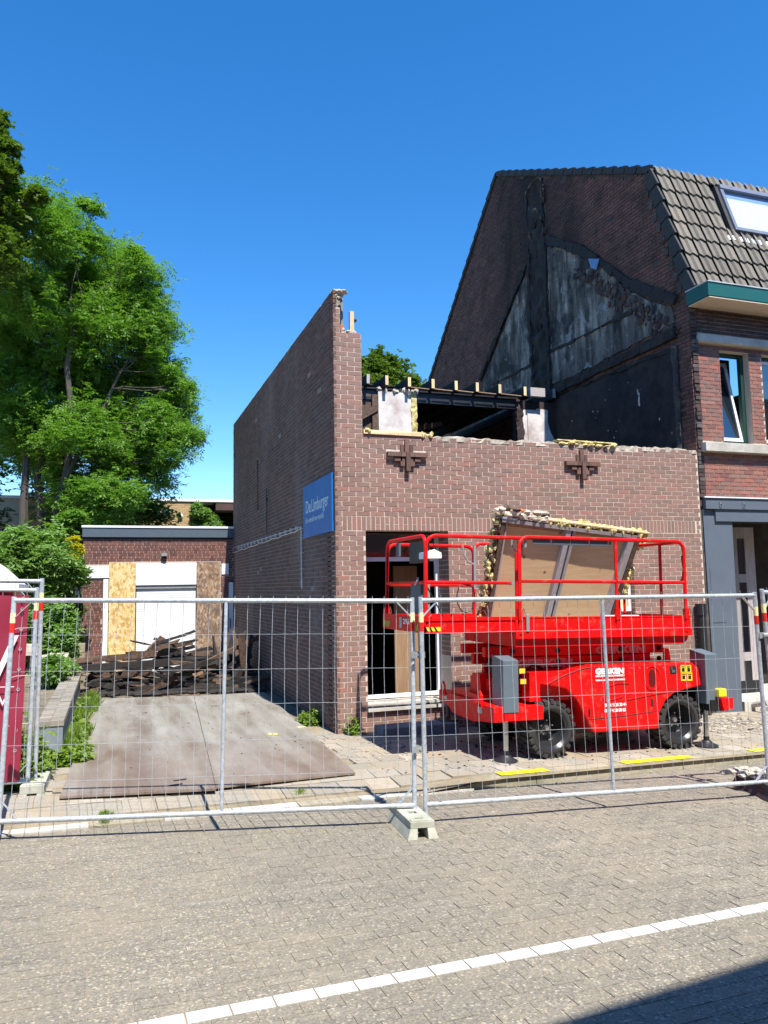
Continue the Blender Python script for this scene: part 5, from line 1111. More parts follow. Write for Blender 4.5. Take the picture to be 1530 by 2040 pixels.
# scissor arms, folded
for yy in (YF+.38, YF+1.0):
    for k, (x0_, x1_, z0_, z1_) in enumerate([(bx+.25, xe0+.0, .90, 1.02), (bx+.1, xe0-.2, 1.03, 1.16), (bx-.05, xe0+.02, 1.17, 1.29)]):
        if yy > 0 and k == 9: continue
        m = MB(); m.box(x0_, x1_, yy-.04, yy+.04, z0_, z1_); lp('scissor_arm', m, 'red_paint', bevel=.01)
for x in (bx+.32, bx+.95, xe0-.65, xe0-.06):
    for z in (.97, 1.1, 1.23): m = MB(); m.lathe([(0, -.012), (.032, -.012), (.034, 0)], (x, YF+.34, z), 1, 12); lp('pivot_pin', m, 'metal_dark')
m = MB(); m.box(bx+.3, xe0-.1, YF+.46, YF+.92, .88, 1.27); lp('shade_fill', m, 'black_plastic'); m = MB(); m.box(bx+.05, xe0-.05, YF+.45, YF+.95, .72, .9); m.box(bx+.42, bx+.95, YF+.12, YF+.3, .66, 1.0); lp('hydraulic_housing', m, 'red_paint')  # black box added as painted shade in the hollow between the folded arms
for u, v in ((1041, 1337), (1043, 1358)): q = Lc(u, v, FY+.10); m = MB(); m.box(q.x-.035, q.x+.04, YF+.11, YF+.119, q.z-.028, q.z+.028); lp('sticker', m, 'sticker_yellow')
a, b = Lc(1031, 1326, FY+.3), Lc(1145, 1326, FY+.3); ltext('GERKEN', Vector((a.x, 0, 1.04)), .125, b.x-a.x, 'faded_letter', YF+.336, bold=.008)
a, b = Lc(1190, 1294, FY+.3), Lc(1290, 1294, FY+.3); ltext('GERKEN', Vector((a.x, 0, 1.18)), .125, b.x-a.x, 'faded_letter', YF+.336, bold=.008)
# platform decks
eL = Lc(845, 1262, FY); eT = Lc(838, 1230, FY); mB = Lc(1030, 1290, FY); mT = Lc(1030, 1229, FY); rB = Lc(1376, 1275, FY)
zE0, zE1 = eL.z, eT.z; zM0, zM1 = mB.z, mT.z; xM = mB.x; xL = eL.x; xR = rB.x
print('deck', zE0, zE1, zM0, zM1, xL, xM, xR)
m = MB(); m.box(xL, xM+.3, YF+.02, YBk, zE0, zE0+.05); m.box(xL, xM+.3, YF+.0, YF+.035, zE0, zE0+.075); m.box(xL, xM+.2, YF+.012, YF+.03, zE0+.075, zE1-.04); m.box(xL, xM+.3, YF, YF+.035, zE1-.04, zE1); m.box(xL, xM+.3, YBk-.035, YBk, zE0, zE1); m.box(xL-.015, xL+.02, YF, YBk, zE0, zE1+.01); lp('extension_deck', m, 'red_paint')
q1 = Lc(830, 1243, FY); 
lowp = [(xM, zM0+.0), (xR-.09, zM0), (xR-.03, zM0+.04), (xR, zM0+.11), (xR, zM0+.16), (xM, zM0+.16)]
m = MB(); m.prism(lowp, 1, YF+.03, YBk+.1); lp('main_deck', m, 'red_paint', bevel=.006)
m = MB(); m.box(xL+.04, xM+.02, YF+.04, YBk-.04, zE0+.055, zE0+.07); m.box(xM, xR-.04, YF+.04, YBk+.05, zM0+.165, zM0+.18); lp('deck_floor', m, 'deck_floor')
m = MB(); m.box(xM-.02, xR+.012, YF-.02, YF+.03, zM0+.10, zM0+.19); m.box(xM-.02, xR, YF-.01, YF+.01, zM0+.19, zM1-.015); m.box(xM-.02, xR, YF-.015, YF+.02, zM1-.015, zM1); m.box(xM-.02, xR, YBk+.06, YBk+.08, zM0+.16, zM1); m.box(xR-.03, xR, YF+.0, YBk+.1, zM0+.16, zM1); lp('toe_board', m, 'red_paint')
m = MB(); m.box(Lc(1202, 1232, FY).x, Lc(1273, 1232, FY).x, YF-.005, YF+.03, zM1, zM1+.012); lp('white_trim', m, 'white_board')
# hazard stripes and fleet number
def stripes(x0_, x1_, z0_, z1_, y, n, lean):
    m = MB(); m.box(x0_, x1_, y, y+.002, z0_, z1_); s_ = lp('hazard_sticker', m, 'sticker_yellow'); m = MB(); st = (x1_-x0_)/n
    for i in range(n):
        xa = x0_+i*st; mm_ = [(xa+lean*(z1_-z0_)*0, z0_), (min(x1_, xa+st*.4), z0_), (max(x0_, min(x1_, xa+st*.4-lean*(z1_-z0_))), z1_), (max(x0_, xa-lean*(z1_-z0_)), z1_)]; m.prism(mm_, 1, y-.0015, y)
    part('black_stripe', m, 'black_plastic', s_, local=True)
stripes(xL+.02, xL+.20, zE0+.022, zE0+.068, YF-.003, 3, .6)
def side_st(y0_, y1_, z0_, z1_, n, name='hazard_sticker'):
    x = xL-.0165; m = MB(); m.box(x-.001, x, y0_, y1_, z0_, z1_); s_ = lp(name, m, 'sticker_yellow'); m = MB(); st = (y1_-y0_)/n
    for i in range(n): ya = y0_+i*st; m.prism([(ya, z0_), (ya+st*.5, z0_), (ya+st*.9, z1_), (ya+st*.4, z1_)], 0, x-.002, x-.001)
    part('black_stripe', m, 'black_plastic', s_, local=True)
side_st(YF+.01, YF+.2, zE0+.02, zE0+.09, 4); side_st(YBk-.26, YBk-.02, zE0+.03, zE0+.10, 5)
me = text_mesh('295.8', .085, .0008, 'white_letter', bold=.001); o = link('lettering', me, SL); RL = Matrix(((0, 0, -1), (-1, 0, 0), (0, 1, 0))).to_4x4(); o.matrix_parent_inverse = Matrix(); o.matrix_local = Matrix.Translation((xL-.018, YF+.62, zE0+.085))@RL@Matrix.Diagonal((1.6, 1, 1, 1))
m = MB(); m.box(xL-.019, xL-.016, YF+.66, YF+.74, zE0+.03, zE1-.02); lp('maker_plate', m, 'metal_band')
# guard rails
zT = Lc(845, 1066, FY).z; zMid = Lc(838, 1160, FY).z; zT2 = Lc(1180, 1074, FY).z; zM2 = Lc(1180, 1159, FY).z
def arc(c, r, a0, a1, f, n=5): return [f(c[0]+r*math.cos(a0+(a1-a0)*k/n), c[1]+r*math.sin(a0+(a1-a0)*k/n)) for k in range(n+1)]
def loop_x(xa, xb, y, z0_, zt, r=.12, left=True, right=True):
    f = lambda a, b: (a, y, b); pts = []
    if left: pts += [(xa, y, z0_)]+arc((xa+r, zt-r), r, math.pi, math.pi/2, f)
    else: pts += [(xa, y, zt)]
    if right: pts += arc((xb-r, zt-r), r, math.pi/2, 0, f)+[(xb, y, z0_)]
    else: pts += [(xb, y, zt)]
    return pts
def RT(pts, r=.023, name='guard_rail'):
    m = MB(); m.tube(pts, r, 8); return lp(name, m, 'red_paint', smooth=True)
xg = xL+.03; zb = zE1-.05
RT(loop_x(xg, xM+.25, YF+.02, zb, zT, .13, True, False)); RT([(xg, YF+.02, zMid), (xM-.05, YF+.02, zMid)], .021)
m = MB(); m.box(xM-.06, xM-.02, YF-.005, YF+.045, zMid-.022, zMid+.022); lp('rail_end_cap', m, 'metal_band')
xm0 = Lc(1036, 1260, FY).x; xr1 = Lc(1366, 1232, FY).x-.0
RT(loop_x(xm0, xr1, YF-.01, zM1-.2, zT2, .12)); RT([(xm0, YF-.01, zM2), (xr1, YF-.01, zM2)], .021)
for u in (1228,): x = Lc(u, 1200, FY).x; RT([(x, YF-.01, zM0+.2), (x, YF-.01, zT2)], .021, 'guard_post')
# left end frame
f = lambda a, b: (xg, a, b); yb2 = YBk-.03
RT([(xg, YF+.03, zb)]+arc((YF+.03+.12, zT-.12), .12, math.pi, math.pi/2, f)+arc((yb2-.12, zT-.12), .12, math.pi/2, 0, f)+[(xg, yb2, zb)]); RT([(xg, YF+.02, zMid), (xg, yb2, zMid)], .021)
# back rails of the extension deck and main deck
zTb = zT-.03
RT(loop_x(xg, xM+.1, yb2, zb, zTb, .12, True, True)); RT([(xg, yb2, zMid-.02), (xM+.1, yb2, zMid-.02)], .02)
xb_ = Lc(945, 1150, -.95).x; RT(loop_x(xb_, xr1, yb2+.05, zb, zT2, .12)); RT([(xb_, yb2+.05, zM2), (xr1, yb2+.05, zM2)], .02)
for x in (xb_+1.0, xb_+1.95, xb_+2.4): RT([(x, yb2+.05, zb), (x, yb2+.05, zT2)], .02, 'guard_post')
# right end frame with gate
f = lambda a, b: (xr1, a, b)
RT([(xr1, YF-.0, zT2-.12), (xr1, YF+.0, zT2-.06), (xr1, YF+.05, zT2-.005), (xr1, yb2-.1, zT2), (xr1, yb2+.05, zT2-.1)]); RT([(xr1, YF, zM2), (xr1, yb2, zM2)], .021); RT([(xr1, YF+.45, zM1-.1), (xr1, YF+.45, zT2)], .021, 'guard_post')
RT([(xr1, YF+.03, zT2-.18), (xr1, YF+.0, zT2-.35), (xr1, YF+.03, zM2+.05), (xr1, YF+.08, zM2)], .017, 'gate_frame')
# post sockets with chains
for x, y in ((xg, YF+.02), (xg, yb2), (xm0, YF-.01), (Lc(1228, 1200, FY).x, YF-.01), (xr1, YF-.01)):
    m = MB(); m.box(x-.03, x+.03, y-.028, y+.028, zM1-.04, zM1+.09); lp('post_socket', m, 'red_paint'); m = MB(); m.tube([(x+.03, y-.03, zM1+.1), (x+.05, y-.035, zM1+.03), (x+.02, y-.035, zM1-.0)], .005, 4); lp('safety_pin', m, 'chrome_dull')
m = MB(); x = Lc(1049, 1245, FY).x; m.box(x-.02, x+.02, YF-.035, YF-.02, zM1-.17, zM1+.03); lp('latch_plate', m, 'metal_band', bevel=.004)
m = MB()
for i in range(5): a_ = Lc(1062+i*38, 1083, FY).x; b_ = Lc(1062+i*38+35, 1083, FY).x; m.box(a_, min(b_, Lc(1218, 1083, FY).x), YF+.0, YF+.012, zT2-.085, zT2-.02)
lp('rail_sleeve', m, 'strip_grey', bevel=.004)
m = MB(); x = Lc(1048, 1080, FY).x; m.tube([(x, YF+.02, zT2-.03), (x, YF+.02, zT2-.12)], .018, 8); lp('rail_clamp', m, 'metal_band'); m = MB(); m.box(x-.09, x-.03, YF+.03, YF+.05, zT2-.22, zT2-.05); m.box(x-.075, x-.05, YF+.03, YF+.045, zT2-.42, zT2-.2); lp('bracket', m, 'metal_dark'); RT([(x+.02, YF+.28, zb), (x+.02, YF+.28, zT2-.13)], .02, 'guard_post')
m = MB(); q = Lc(1027, 1080, FY+.1); m.tube([(q.x-.05, YF+.1, q.z+.03), (q.x-.05, YF+.1, q.z-.05), (q.x-.02, YF+.1, q.z-.10), (q.x+.02, YF+.1, q.z-.12)], .011, 6); lp('grab_handle', m, 'metal_band'); m = MB(); q = Lc(918, 1090, -1.1); m.tube([(q.x, .35, q.z+.02), (q.x+.02, .35, q.z-.10), (q.x+.08, .35, q.z-.19), (q.x+.17, .35, q.z-.23)], .014, 6); m.box(q.x+.16, q.x+.19, .34, .37, q.z-.55, q.z+.02); lp('grab_handle', m, 'metal_band')
# hydraulic hoses, bolts
for k in range(4):
    m = MB(); y_ = YF+.36+k*.03; m.tube([(bx+.1+.12*t_, y_-.03, .95-.12*math.sin(t_*1.1+k*.4)-.03*k) for t_ in range(9)], .011, 6); lp('hydraulic_hose', m, 'rubber')
for i in range(14):
    x = bx-.02+i*.0; z = .56; m = MB(); m.lathe([(0, -.006), (.012, -.005), (.013, 0)], (Lc(1178+i*16, 1331, FY).x, YF, Lc(1178+i*16, 1331, FY).z), 1, 8); lp('bolt', m, 'chrome_dull')
# control box, manual box, arms, cables
a, b = Lc(842, 1096, FY+.12), Lc(876, 1114, FY+.12); m = MB(); m.prism([(a.x, b.z), (b.x, b.z+.005), (b.x, b.z+.07), (b.x-.09, a.z+.01), (a.x, a.z-.03)], 1, YF+.06, YF+.24); lp('control_box', m, 'white_board', bevel=.006)
m = MB(); m.tube([(a.x-.01, YF+.1, zT), (a.x+.06, YF+.1, zT-.0), (b.x-.05, YF+.12, a.z+.03), (b.x-.04, YF+.12, a.z-.05)], .006, 5); q = Lc(845, 1120, FY+.1); m.tube([(q.x, YF+.1, q.z), (q.x+.02, YF+.12, q.z-.25), (q.x+.03, YF+.15, q.z-.55)], .009, 5); m.tube([Lc(847, 1162, FY+.05), Lc(883, 1229, FY+.05)], .008, 6); c = Lc(928, 1190, -1.2); m.tube([c+Vector((.13*math.cos(t_*.6), 0, .2*math.sin(t_*.6))) for t_ in range(12)], .008, 5); lp('cable', m, 'black_plastic')
m = MB(); q0, q1 = LX(802, 1087, Lc(845, 1262, FY).x+P0.x+.03), LX(832, 1120, Lc(845, 1262, FY).x+P0.x+.03); m.box(xg+.03, xg+.10, min(q0.y, q1.y), max(q0.y, q1.y), min(q0.z, q1.z), max(q0.z, q1.z)+.03); lp('control_panel', m, 'black_plastic', bevel=.01)
m = MB(); m.box(xg+.03, xg+.06, YF+.98, YF+1.08, zT-.2, zT-.03); lp('sleeve', m, 'strip_grey'); m = MB(); m.box(xg+.05, xg+.13, YF+.30, YF+.62, zE1+.02, zMid+.02); lp('manual_box', m, 'slate_grey'); m = MB(); m.tube([(xg+.0, YF+.26, zMid+.05), (xg-.03, YF+.2, zMid+.02), (xg-.02, YF+.3, zMid-.03)], .012, 6); m.box(xg+.06, xg+.1, YF+.14, YF+.22, zMid-.35, zMid-.02); lp('socket_outlet', m, 'metal_band')
# ------------------------------------------------------------------ salvaged dormer panel on the platform
ty0, ty1 = -1.0, -1.42
TLp, TRp, BLp, BRp = Vector(A(997, 1033, 1, ty1)), Vector(A(1272, 1068, 1, ty1)), Vector(A(966, 1226, 1, ty0)), Vector(A(1216, 1232, 1, ty0))
DP = thing('salvaged_window', 'torn out plywood backed window frame with insulation leaning on the platform', 'window panel', (BLp+BRp)/2)
ux = (TRp-TLp).normalized(); nn = (TRp-TLp).cross(BLp-TLp).normalized(); 
if nn.y > 0: nn = -nn   # towards the camera
def DPp(s, t, o=0.): return lerp(lerp(BLp, BRp, s), lerp(TLp, TRp, s), t)+nn*o
def quad(s0, s1, t0, t1, o0, o1): return [DPp(s0, t0, o0), DPp(s1, t0, o0), DPp(s1, t0, o1), DPp(s0, t0, o1), DPp(s0, t1, o0), DPp(s1, t1, o0), DPp(s1, t1, o1), DPp(s0, t1, o1)]
def dq(name, s0, s1, t0, t1, o0, o1, mat, lab=None): m = MB(); m.hexa(quad(s0, s1, t0, t1, o0, o1)); return part(name, m, mat, DP, label=lab)
dq('plywood_sheet', .03, .49, -.05, .93, -.05, -.03, 'plywood'); dq('plywood_sheet', .50, .97, -.05, .93, -.05, -.03, 'plywood')
dq('top_board', .03, .97, .93, .985, -.05, -.03, 'raw_brown'); 
dq('frame_stile', .0, .03, -.05, 1., -.06, .05, 'burnt_brown'); dq('frame_stile', .035, .045, -.05, .99, -.03, .04, 'window_strip'); dq('frame_stile', .455, .49, -.05, .99, -.03, .05, 'window_strip'); dq('frame_stile', .505, .525, -.05, .99, -.03, .045, 'window_strip'); dq('frame_stile', .49, .505, -.05, .99, -.03, .02, 'metal_dark')
dq('frame_stile', .92, .965, -.05, .98, -.03, .05, 'window_strip'); dq('frame_stile', .97, 1., -.05, 1., -.06, .06, 'burnt_brown'); dq('frame_head', .0, 1., .975, 1.01, -.07, .06, 'window_strip'); dq('frame_head', .0, .10, 1.01, 1.03, -.07, .065, 'lead')
dq('timber_plate', -.04, 1.06, 1.045, 1.06, -.1, .06, 'pine')
m = MB()
for i in range(230):
    if i < 90: s, t_ = random.uniform(-.045, -.005), random.uniform(-.05, 1.0)
    elif i < 160: s, t_ = random.uniform(.3, 1.03), random.uniform(1.012, 1.05)
    else: s, t_ = random.uniform(1.0, 1.05), random.choice((random.uniform(.85, 1.06), random.uniform(.3, .62)))
    m.lump(DPp(s, t_, random.uniform(-.07, .05)), random.uniform(.025, .055), sq=(1, 1, 1.4))
part('insulation', m, 'insulation', DP, stuff=True)
m = MB()
for i in range(50): m.lump(DPp(random.uniform(-.01, .33), random.uniform(1.03, 1.10), random.uniform(-.08, .05)), random.uniform(.03, .07), sq=(1.4, 1, .9))
part('broken_render', m, 'mortar_lump', DP, stuff=True)
for i in range(7): s = .04+i*.042; m = MB(); m.lump(DPp(s, 1.08+random.uniform(-.01, .03), random.uniform(-.05, .04)), .07, sq=(1.3, 1, .6)); part('broken_brick', m, random.choice(['orange_brick', 'burnt_brown', 'mortar_lump']), DP)
m = MB()
for i in range(16): m.beam(DPp(-.02, i/16, .04), DPp(-.035, (i+1.2)/16, .05), .05, .03, jit=.02)
part('torn_facing', m, 'burnt_brown', DP, stuff=True)
# ------------------------------------------------------------------ debris on the ground
random.seed(9); m = MB()
for i in range(520):
    x = random.gauss(5.6, .55); y = random.gauss(-.95, .4)
    if y > -.1: continue
    m.lump((x, y, G(x)+.012), random.uniform(.008, .035), sq=(1.4, 1, .7))
for i in range(330): x = random.uniform(-.2, 6.3); y = random.uniform(-2.6, -.1); m.lump((x, y, G(x)+.01), random.uniform(.005, .018), sq=(1.3, 1, .7))
for i in range(110): x = random.uniform(-.6, .6); y = random.uniform(-1.8, .0); m.lump((x, y, G(x)+.01), random.uniform(.006, .022), sq=(1.4, 1, .7))
for i in range(60): x, y = SP(random.uniform(-4, 5), -random.random()**2*1.6); m.lump((x, y, G(x, ST)+.006), random.uniform(.004, .014))
o = one('rubble', m, 'rubble_mat', 'mortar rubble and grit scattered on the pavement in front of the buildings', 'rubble'); o['kind'] = 'stuff'
m = MB()
for i in range(150): x = random.uniform(-3.0, -.3); y = -2.2+6.4*random.random()**.6; m.lump((x, y, G(x)+.034), random.uniform(.002, .009)*(1+(i % 23 == 0)), sq=(1.5, 1, .5))
for i in range(140): x = random.uniform(.4, 3.6); y = random.uniform(-2.5, -.3); m.lump((x, y, G(x)+.012), random.uniform(.006, .02), sq=(1.5, 1, .5))
o = one('charcoal_crumbs', m, 'charred', 'black charcoal crumbs scattered over the steel plates and pavement', 'debris'); o['kind'] = 'stuff'
for (u, v, lab) in ((1508, 1384, 'grey pipe lying in the shop doorway'), ):
    a, b = Vector(A(1488, 1406, 1, .1)), Vector(A(1530, 1400, 1, -.3)); m = MB(); m.tube([a, b], .045, 10); m.beam(a+Vector((.2, -.1, -.1)), b+Vector((.5, -.2, -.05)), .1, .14); one('pipe_offcut', m, 'window_strip', 'grey pipe offcut and beam lying beside the shop pillar', 'pipe')
for i, (u, v) in enumerate([(545, 1468), (600, 1454), (1497, 1455), (235, 1700), (1215, 1492)]):
    q = AG(u, v); m = MB(); s_ = .05
    for k in range(6): m.lump(Vector(q)+Vector((random.uniform(-s_, s_), random.uniform(-s_, s_), .035)), .025, sq=(1.6, 1, .5))
    if i < 3: one('plaster_scrap', m, ['insulation', 'pine', 'rubble_mat'][i], ['yellow insulation scrap on the steel plate', 'pale splintered wood scrap on the steel plate near the wall', 'grey mortar crumb pile on the pavement by the shop'][i], 'scrap')
# building opposite, behind the viewpoint, that shades the lower right of the road
O = thing('opposite_building', 'long brick building across the street behind the viewer', 'building', (2, -14, 0), rot=(0, 0, .113))
part('wall', MB().box(-16, 22, -4, 2.25, -1, 7.95), 'brick_purple', O, local=True); part('roof', MB().box(-16.2, 22.2, -4.2, 2.52, 7.95, 8.2), 'roof_tile_dark', O, local=True)
for i in range(9):
    for z in (.8, 4.1): part('window', MB().box(-14+i*4, -12.2+i*4, 2.24, 2.27, z, z+1.6), 'window_glass', O, local=True)
# ------------------------------------------------------------------ vegetation
def leaves(name, mat, pts, size, par=None, kind='ash', droop=.5, seed=0, wid=.34):
    """one foliage mesh: every point carries a sprig of small folded leaflets"""
    r = np.random.default_rng(seed); n = len(pts); pts = np.asarray(pts)
    k = {'ash': 9, 'round': 4, 'grass': 3}[kind]
    az = r.uniform(0, 2*np.pi, n); el = r.normal(-droop*.6, .4, n)
    ax = np.stack([np.cos(az)*np.cos(el), np.sin(az)*np.cos(el), np.sin(el)], 1); up = np.array([0, 0, 1.])
    sd = np.cross(ax, up); sd /= np.linalg.norm(sd, axis=1)[:, None]+1e-6; nn = np.cross(sd, ax)
    V = []; F = []; base = 0; sz = size*r.uniform(.7, 1.3, n)
    for q in range(k):
        if kind == 'ash':
            t = (q//2)/(k//2); side = 1 if q % 2 else -1; st = pts+ax*(sz*2.2*(t-.4))[:, None]; d = ax*.55+sd*side*.85-nn*.25
            if q == k-1: d = ax
        elif kind == 'round':
            a = 2*np.pi*q/k+r.uniform(0, 1, n); st = pts; d = ax*np.cos(a)[:, None]+sd*np.sin(a)[:, None]+nn*r.uniform(-.5, .3, n)[:, None]
        else:
            st = pts; d = np.stack([r.normal(0, .35, n), r.normal(0, .35, n), np.ones(n)], 1)
        d = d+r.normal(0, .18, (n, 3)); d /= np.linalg.norm(d, axis=1)[:, None]; w = np.cross(d, nn+r.normal(0, .3, (n, 3))); w /= np.linalg.norm(w, axis=1)[:, None]+1e-6
        L = sz[:, None]; W = L*wid; nrm = np.cross(w, d)
        a0 = st; a1 = st+d*L*.5+w*W/2+nrm*W*.18; a2 = st+d*L; a3 = st+d*L*.5-w*W/2+nrm*W*.18
        V.append(np.stack([a0, a1, a2, a3], 1).reshape(-1, 3)); i0 = base+np.arange(n)*4; F.append(np.stack([i0, i0+1, i0+2], 1)); F.append(np.stack([i0, i0+2, i0+3], 1)); base += 4*n
    V = np.concatenate(V); F = np.concatenate(F); me = bpy.data.meshes.new(name); me.vertices.add(len(V)); me.vertices.foreach_set('co', V.ravel().astype(np.float32)); me.loops.add(len(F)*3); me.polygons.add(len(F))
    me.loops.foreach_set('vertex_index', F.ravel().astype(np.int32)); me.polygons.foreach_set('loop_start', np.arange(len(F), dtype=np.int32)*3); me.polygons.foreach_set('loop_total', np.full(len(F), 3, np.int32)); me.materials.append(M[mat]); me.update(calc_edges=True); me.validate()
    return link(name, me, par)
def clump_pts(clumps, n, seed, shell=.6):
    r = np.random.default_rng(seed); out = []; tot = sum(c[3]**2 for c in clumps)
    for (x, y, z, rad) in clumps:
        # each clump is itself built from tufts, so that gaps stay between them
        nt = max(3, int(rad*9)); tc = r.normal(0, 1, (nt, 3)); tc /= np.linalg.norm(tc, axis=1)[:, None]; tc *= (rad*r.uniform(.35, 1.0, nt)**.6)[:, None]*np.array([1, 1, .8])
        m_ = int(n*rad*rad/tot); idx = r.integers(0, nt, m_); q = r.normal(0, 1, (m_, 3))*(rad*.27)*np.array([1.1, 1.1, .95]); out.append(tc[idx]+q+np.array([x, y, z])-np.array([0, 0, 1])*np.abs(q[:, :1])*.15)
    return np.concatenate(out)
def limb(m, a, b, r0, r1, rnd, n=5, wob=.12):
    a, b = Vector(a), Vector(b); L = (b-a).length; pts = [a+(b-a)*i/n+Vector((rnd.uniform(-1, 1), rnd.uniform(-1, 1), rnd.uniform(-.5, .5)))*(wob*L/n if 0 < i < n else 0) for i in range(n+1)]
    m.tube(pts, r0, 7, True, [r0+(r1-r0)*i/n for i in range(n+1)]); return pts
def tree(name, label, trunks, clumps, n, size, mat, kind, seed, group=None, par_loc=None, wid=.34, droop=.5):
    rnd = random.Random(seed); T = thing(name, label, 'tree', trunks[0][0], group)
    ends = []
    for (a, b, r0, r1) in trunks: m = MB(); pts = limb(m, a, b, r0, r1, rnd, 7, .10); part('trunk', m, 'bark', T, True); ends += [(p, r0+(r1-r0)*i/7) for i, p in enumerate(pts) if i >= 2]
    m = MB()
    for (x, y, z, r) in clumps:
        c = Vector((x, y, z)); s = min(ends, key=lambda e: (e[0]-c).length+max(0, e[0].z-c.z)*2); p = limb(m, s[0], c, min(.03, max(.018, s[1]*.3)), .008, rnd, 5, .3)
        for k in range(4): limb(m, p[3+k % 2], c+Vector((rnd.uniform(-1, 1), rnd.uniform(-1, 1), rnd.uniform(-.6, .9)))*r*.8, .014, .004, rnd, 3, .3)
    part('branches', m, 'bark', T)
    o = leaves('crown', mat, clump_pts(clumps, n, seed), size, T, kind, droop, seed, wid); o.location = -wloc(T); return T
rt = random.Random(3)
def CP(u, v, y, r): p = A(u, v, 1, y); return (p[0], p[1], p[2], r)
cl = []
for (u, v) in [(150, 450), (60, 455), (210, 530), (110, 520), (265, 545), (20, 540), (170, 580), (285, 625), (230, 620), (90, 610), (280, 680), (190, 670), (130, 700), (30, 660), (295, 750), (230, 760), (325, 790), (345, 840), (160, 780), (80, 760), (20, 760), (290, 830), (220, 840), (150, 860), (325, 885), (90, 850), (40, 850), (270, 900), (200, 920), (130, 930), (280, 950), (225, 970), (180, 990)]:
    cl.append(CP(u+rt.uniform(-8, 8), v+rt.uniform(-8, 8), 14+rt.uniform(-1.8, 2.2), rt.uniform(.72, 1.08)))
cl += [CP(u, v, 16.5+rt.uniform(-1, 1), 1.1) for u, v in ((60, 700), (150, 640), (180, 760), (100, 900), (220, 880), (30, 600))]
cl += [CP(u, v, 14, .38) for u, v in ((275, 505), (320, 740), (375, 775), (385, 865), (330, 915), (310, 690), (180, 420), (350, 770))]
g1, g2, g3 = A(38, 1100, 1, 13.5), A(62, 1100, 1, 14.2), A(108, 1120, 1, 13.2)
def gz(p): return (p[0], p[1], .1)
tree('ash_tree', 'tall multi stemmed ash tree with feathery green leaves left of the garage', [(gz(g1), A(60, 780, 1, 14), .16, .08), (gz(g2), A(95, 700, 1, 14.4), .15, .07), (gz(g3), A(150, 640, 1, 13.6), .17, .06), (A(112, 1000, 1, 13.3), A(240, 740, 1, 14), .10, .04)], cl, 50000, .11, 'ash_leaf', 'ash', 5)
mc = [CP(u, v, 11.5+rt.uniform(-1, 1), r) for u, v, r in ((-40, 270, .8), (-5, 255, .35), (-10, 330, .55), (20, 290, .25), (-30, 400, .8), (15, 370, .4), (0, 440, .6), (60, 385, .3), (35, 410, .4), (85, 385, .2), (-70, 340, 1.0), (-80, 500, 1.1), (-20, 235, .3), (25, 335, .25))]
tree('maple_tree', 'taller darker broad leaved tree cut by the left edge of the picture', [((mc[-2][0]-.5, 11.8, .1), (mc[-2][0]-.3, 11.6, mc[-2][2]+1), .2, .07)], mc, 12000, .105, 'maple_leaf', 'round', 6, wid=.85)
bc = [CP(u, v, 26+rt.uniform(-1, 1), r) for u, v, r in ((745, 735, .75), (765, 722, .6), (790, 740, .8), (760, 765, 1.), (800, 770, .9), (735, 760, .8), (830, 785, .5), (725, 725, .3), (778, 712, .35), (815, 750, .4), (465, 985, .5), (458, 992, .4))]
tree('round_tree', 'distant round topped green tree seen through the roofless upper floor', [((bc[3][0], 26, 0), (bc[3][0], 26, bc[3][2]), .2, .1)], bc[:10], 4200, .17, 'maple_leaf', 'round', 8, wid=.8)
# dark background trees beneath the big crown
dk = [CP(u, v, 18+rt.uniform(-1, 2), rt.uniform(.9, 1.3)) for u, v in ((0, 860), (150, 980), (-50, 960), (190, 1010), (235, 1010), (150, 1050), (165, 1080), (-60, 1040), (260, 1020), (-30, 800))]
tree('background_tree', 'dark leafy tree filling the gap behind the ash stems', [((dk[4][0], 18, 0), (dk[4][0], 18.2, dk[4][2]), .14, .06), ((dk[1][0], 18, 0), (dk[1][0], 18.2, dk[1][2]), .14, .06), ((dk[2][0], 17, 0), (dk[2][0]+.1, 17.2, dk[2][2]), .16, .06)], dk, 8000, .15, 'dark_leaf', 'round', 9, wid=.7)
# shrubs between banner and garage
def shrub(name, label, clumps, n, size, mat, kind, seed, cat='shrub', group=None, wid=.34, droop=.4):
    rnd = random.Random(seed); x, y = clumps[0][0], clumps[0][1]; T = thing(name, label, cat, (x, y, .2), group); m = MB()
    for c in clumps: limb(m, (x+rnd.uniform(-.3, .3), y, .2), c[:3], .025, .008, rnd, 4, .2)
    part('stems', m, 'bark', T); o = leaves('foliage', mat, clump_pts(clumps, n, seed), size, T, kind, droop, seed, wid); o.location = -wloc(T); return T
def SC_(lst, y, r, j=.3): return [CP(u, v, y+rt.uniform(-j, j), r*rt.uniform(.8, 1.2)) for u, v in lst]
shrub('elder_shrub', 'bright green feathery shrub beside the white toilet roof', SC_([(30, 1110), (70, 1100), (15, 1150), (60, 1150), (100, 1120), (95, 1160), (50, 1090), (110, 1180), (0, 1100), (-20, 1130), (85, 1190), (20, 1095), (120, 1150), (-50, 1110)], 7.6, .42), 6500, .13, 'bush_leaf', 'ash', 21, wid=.36)
shrub('laurel_shrub', 'dark shrub with broad leaves against the garage wall', SC_([(125, 1130), (112, 1170), (128, 1200), (118, 1240), (100, 1210), (130, 1110), (105, 1100), (125, 1270), (95, 1230), (140, 1150), (140, 1220)], 8.4, .27), 3000, .13, 'dark_leaf', 'round', 22, wid=.6)
shrub('bramble', 'low mid green brambles spilling over the bank behind the low wall', SC_([(100, 1230), (110, 1260), (125, 1285), (95, 1280), (125, 1250), (100, 1300), (60, 1240), (60, 1290), (30, 1260), (120, 1300)], 6.6, .28), 3600, .10, 'bush_leaf', 'ash', 23, wid=.5)
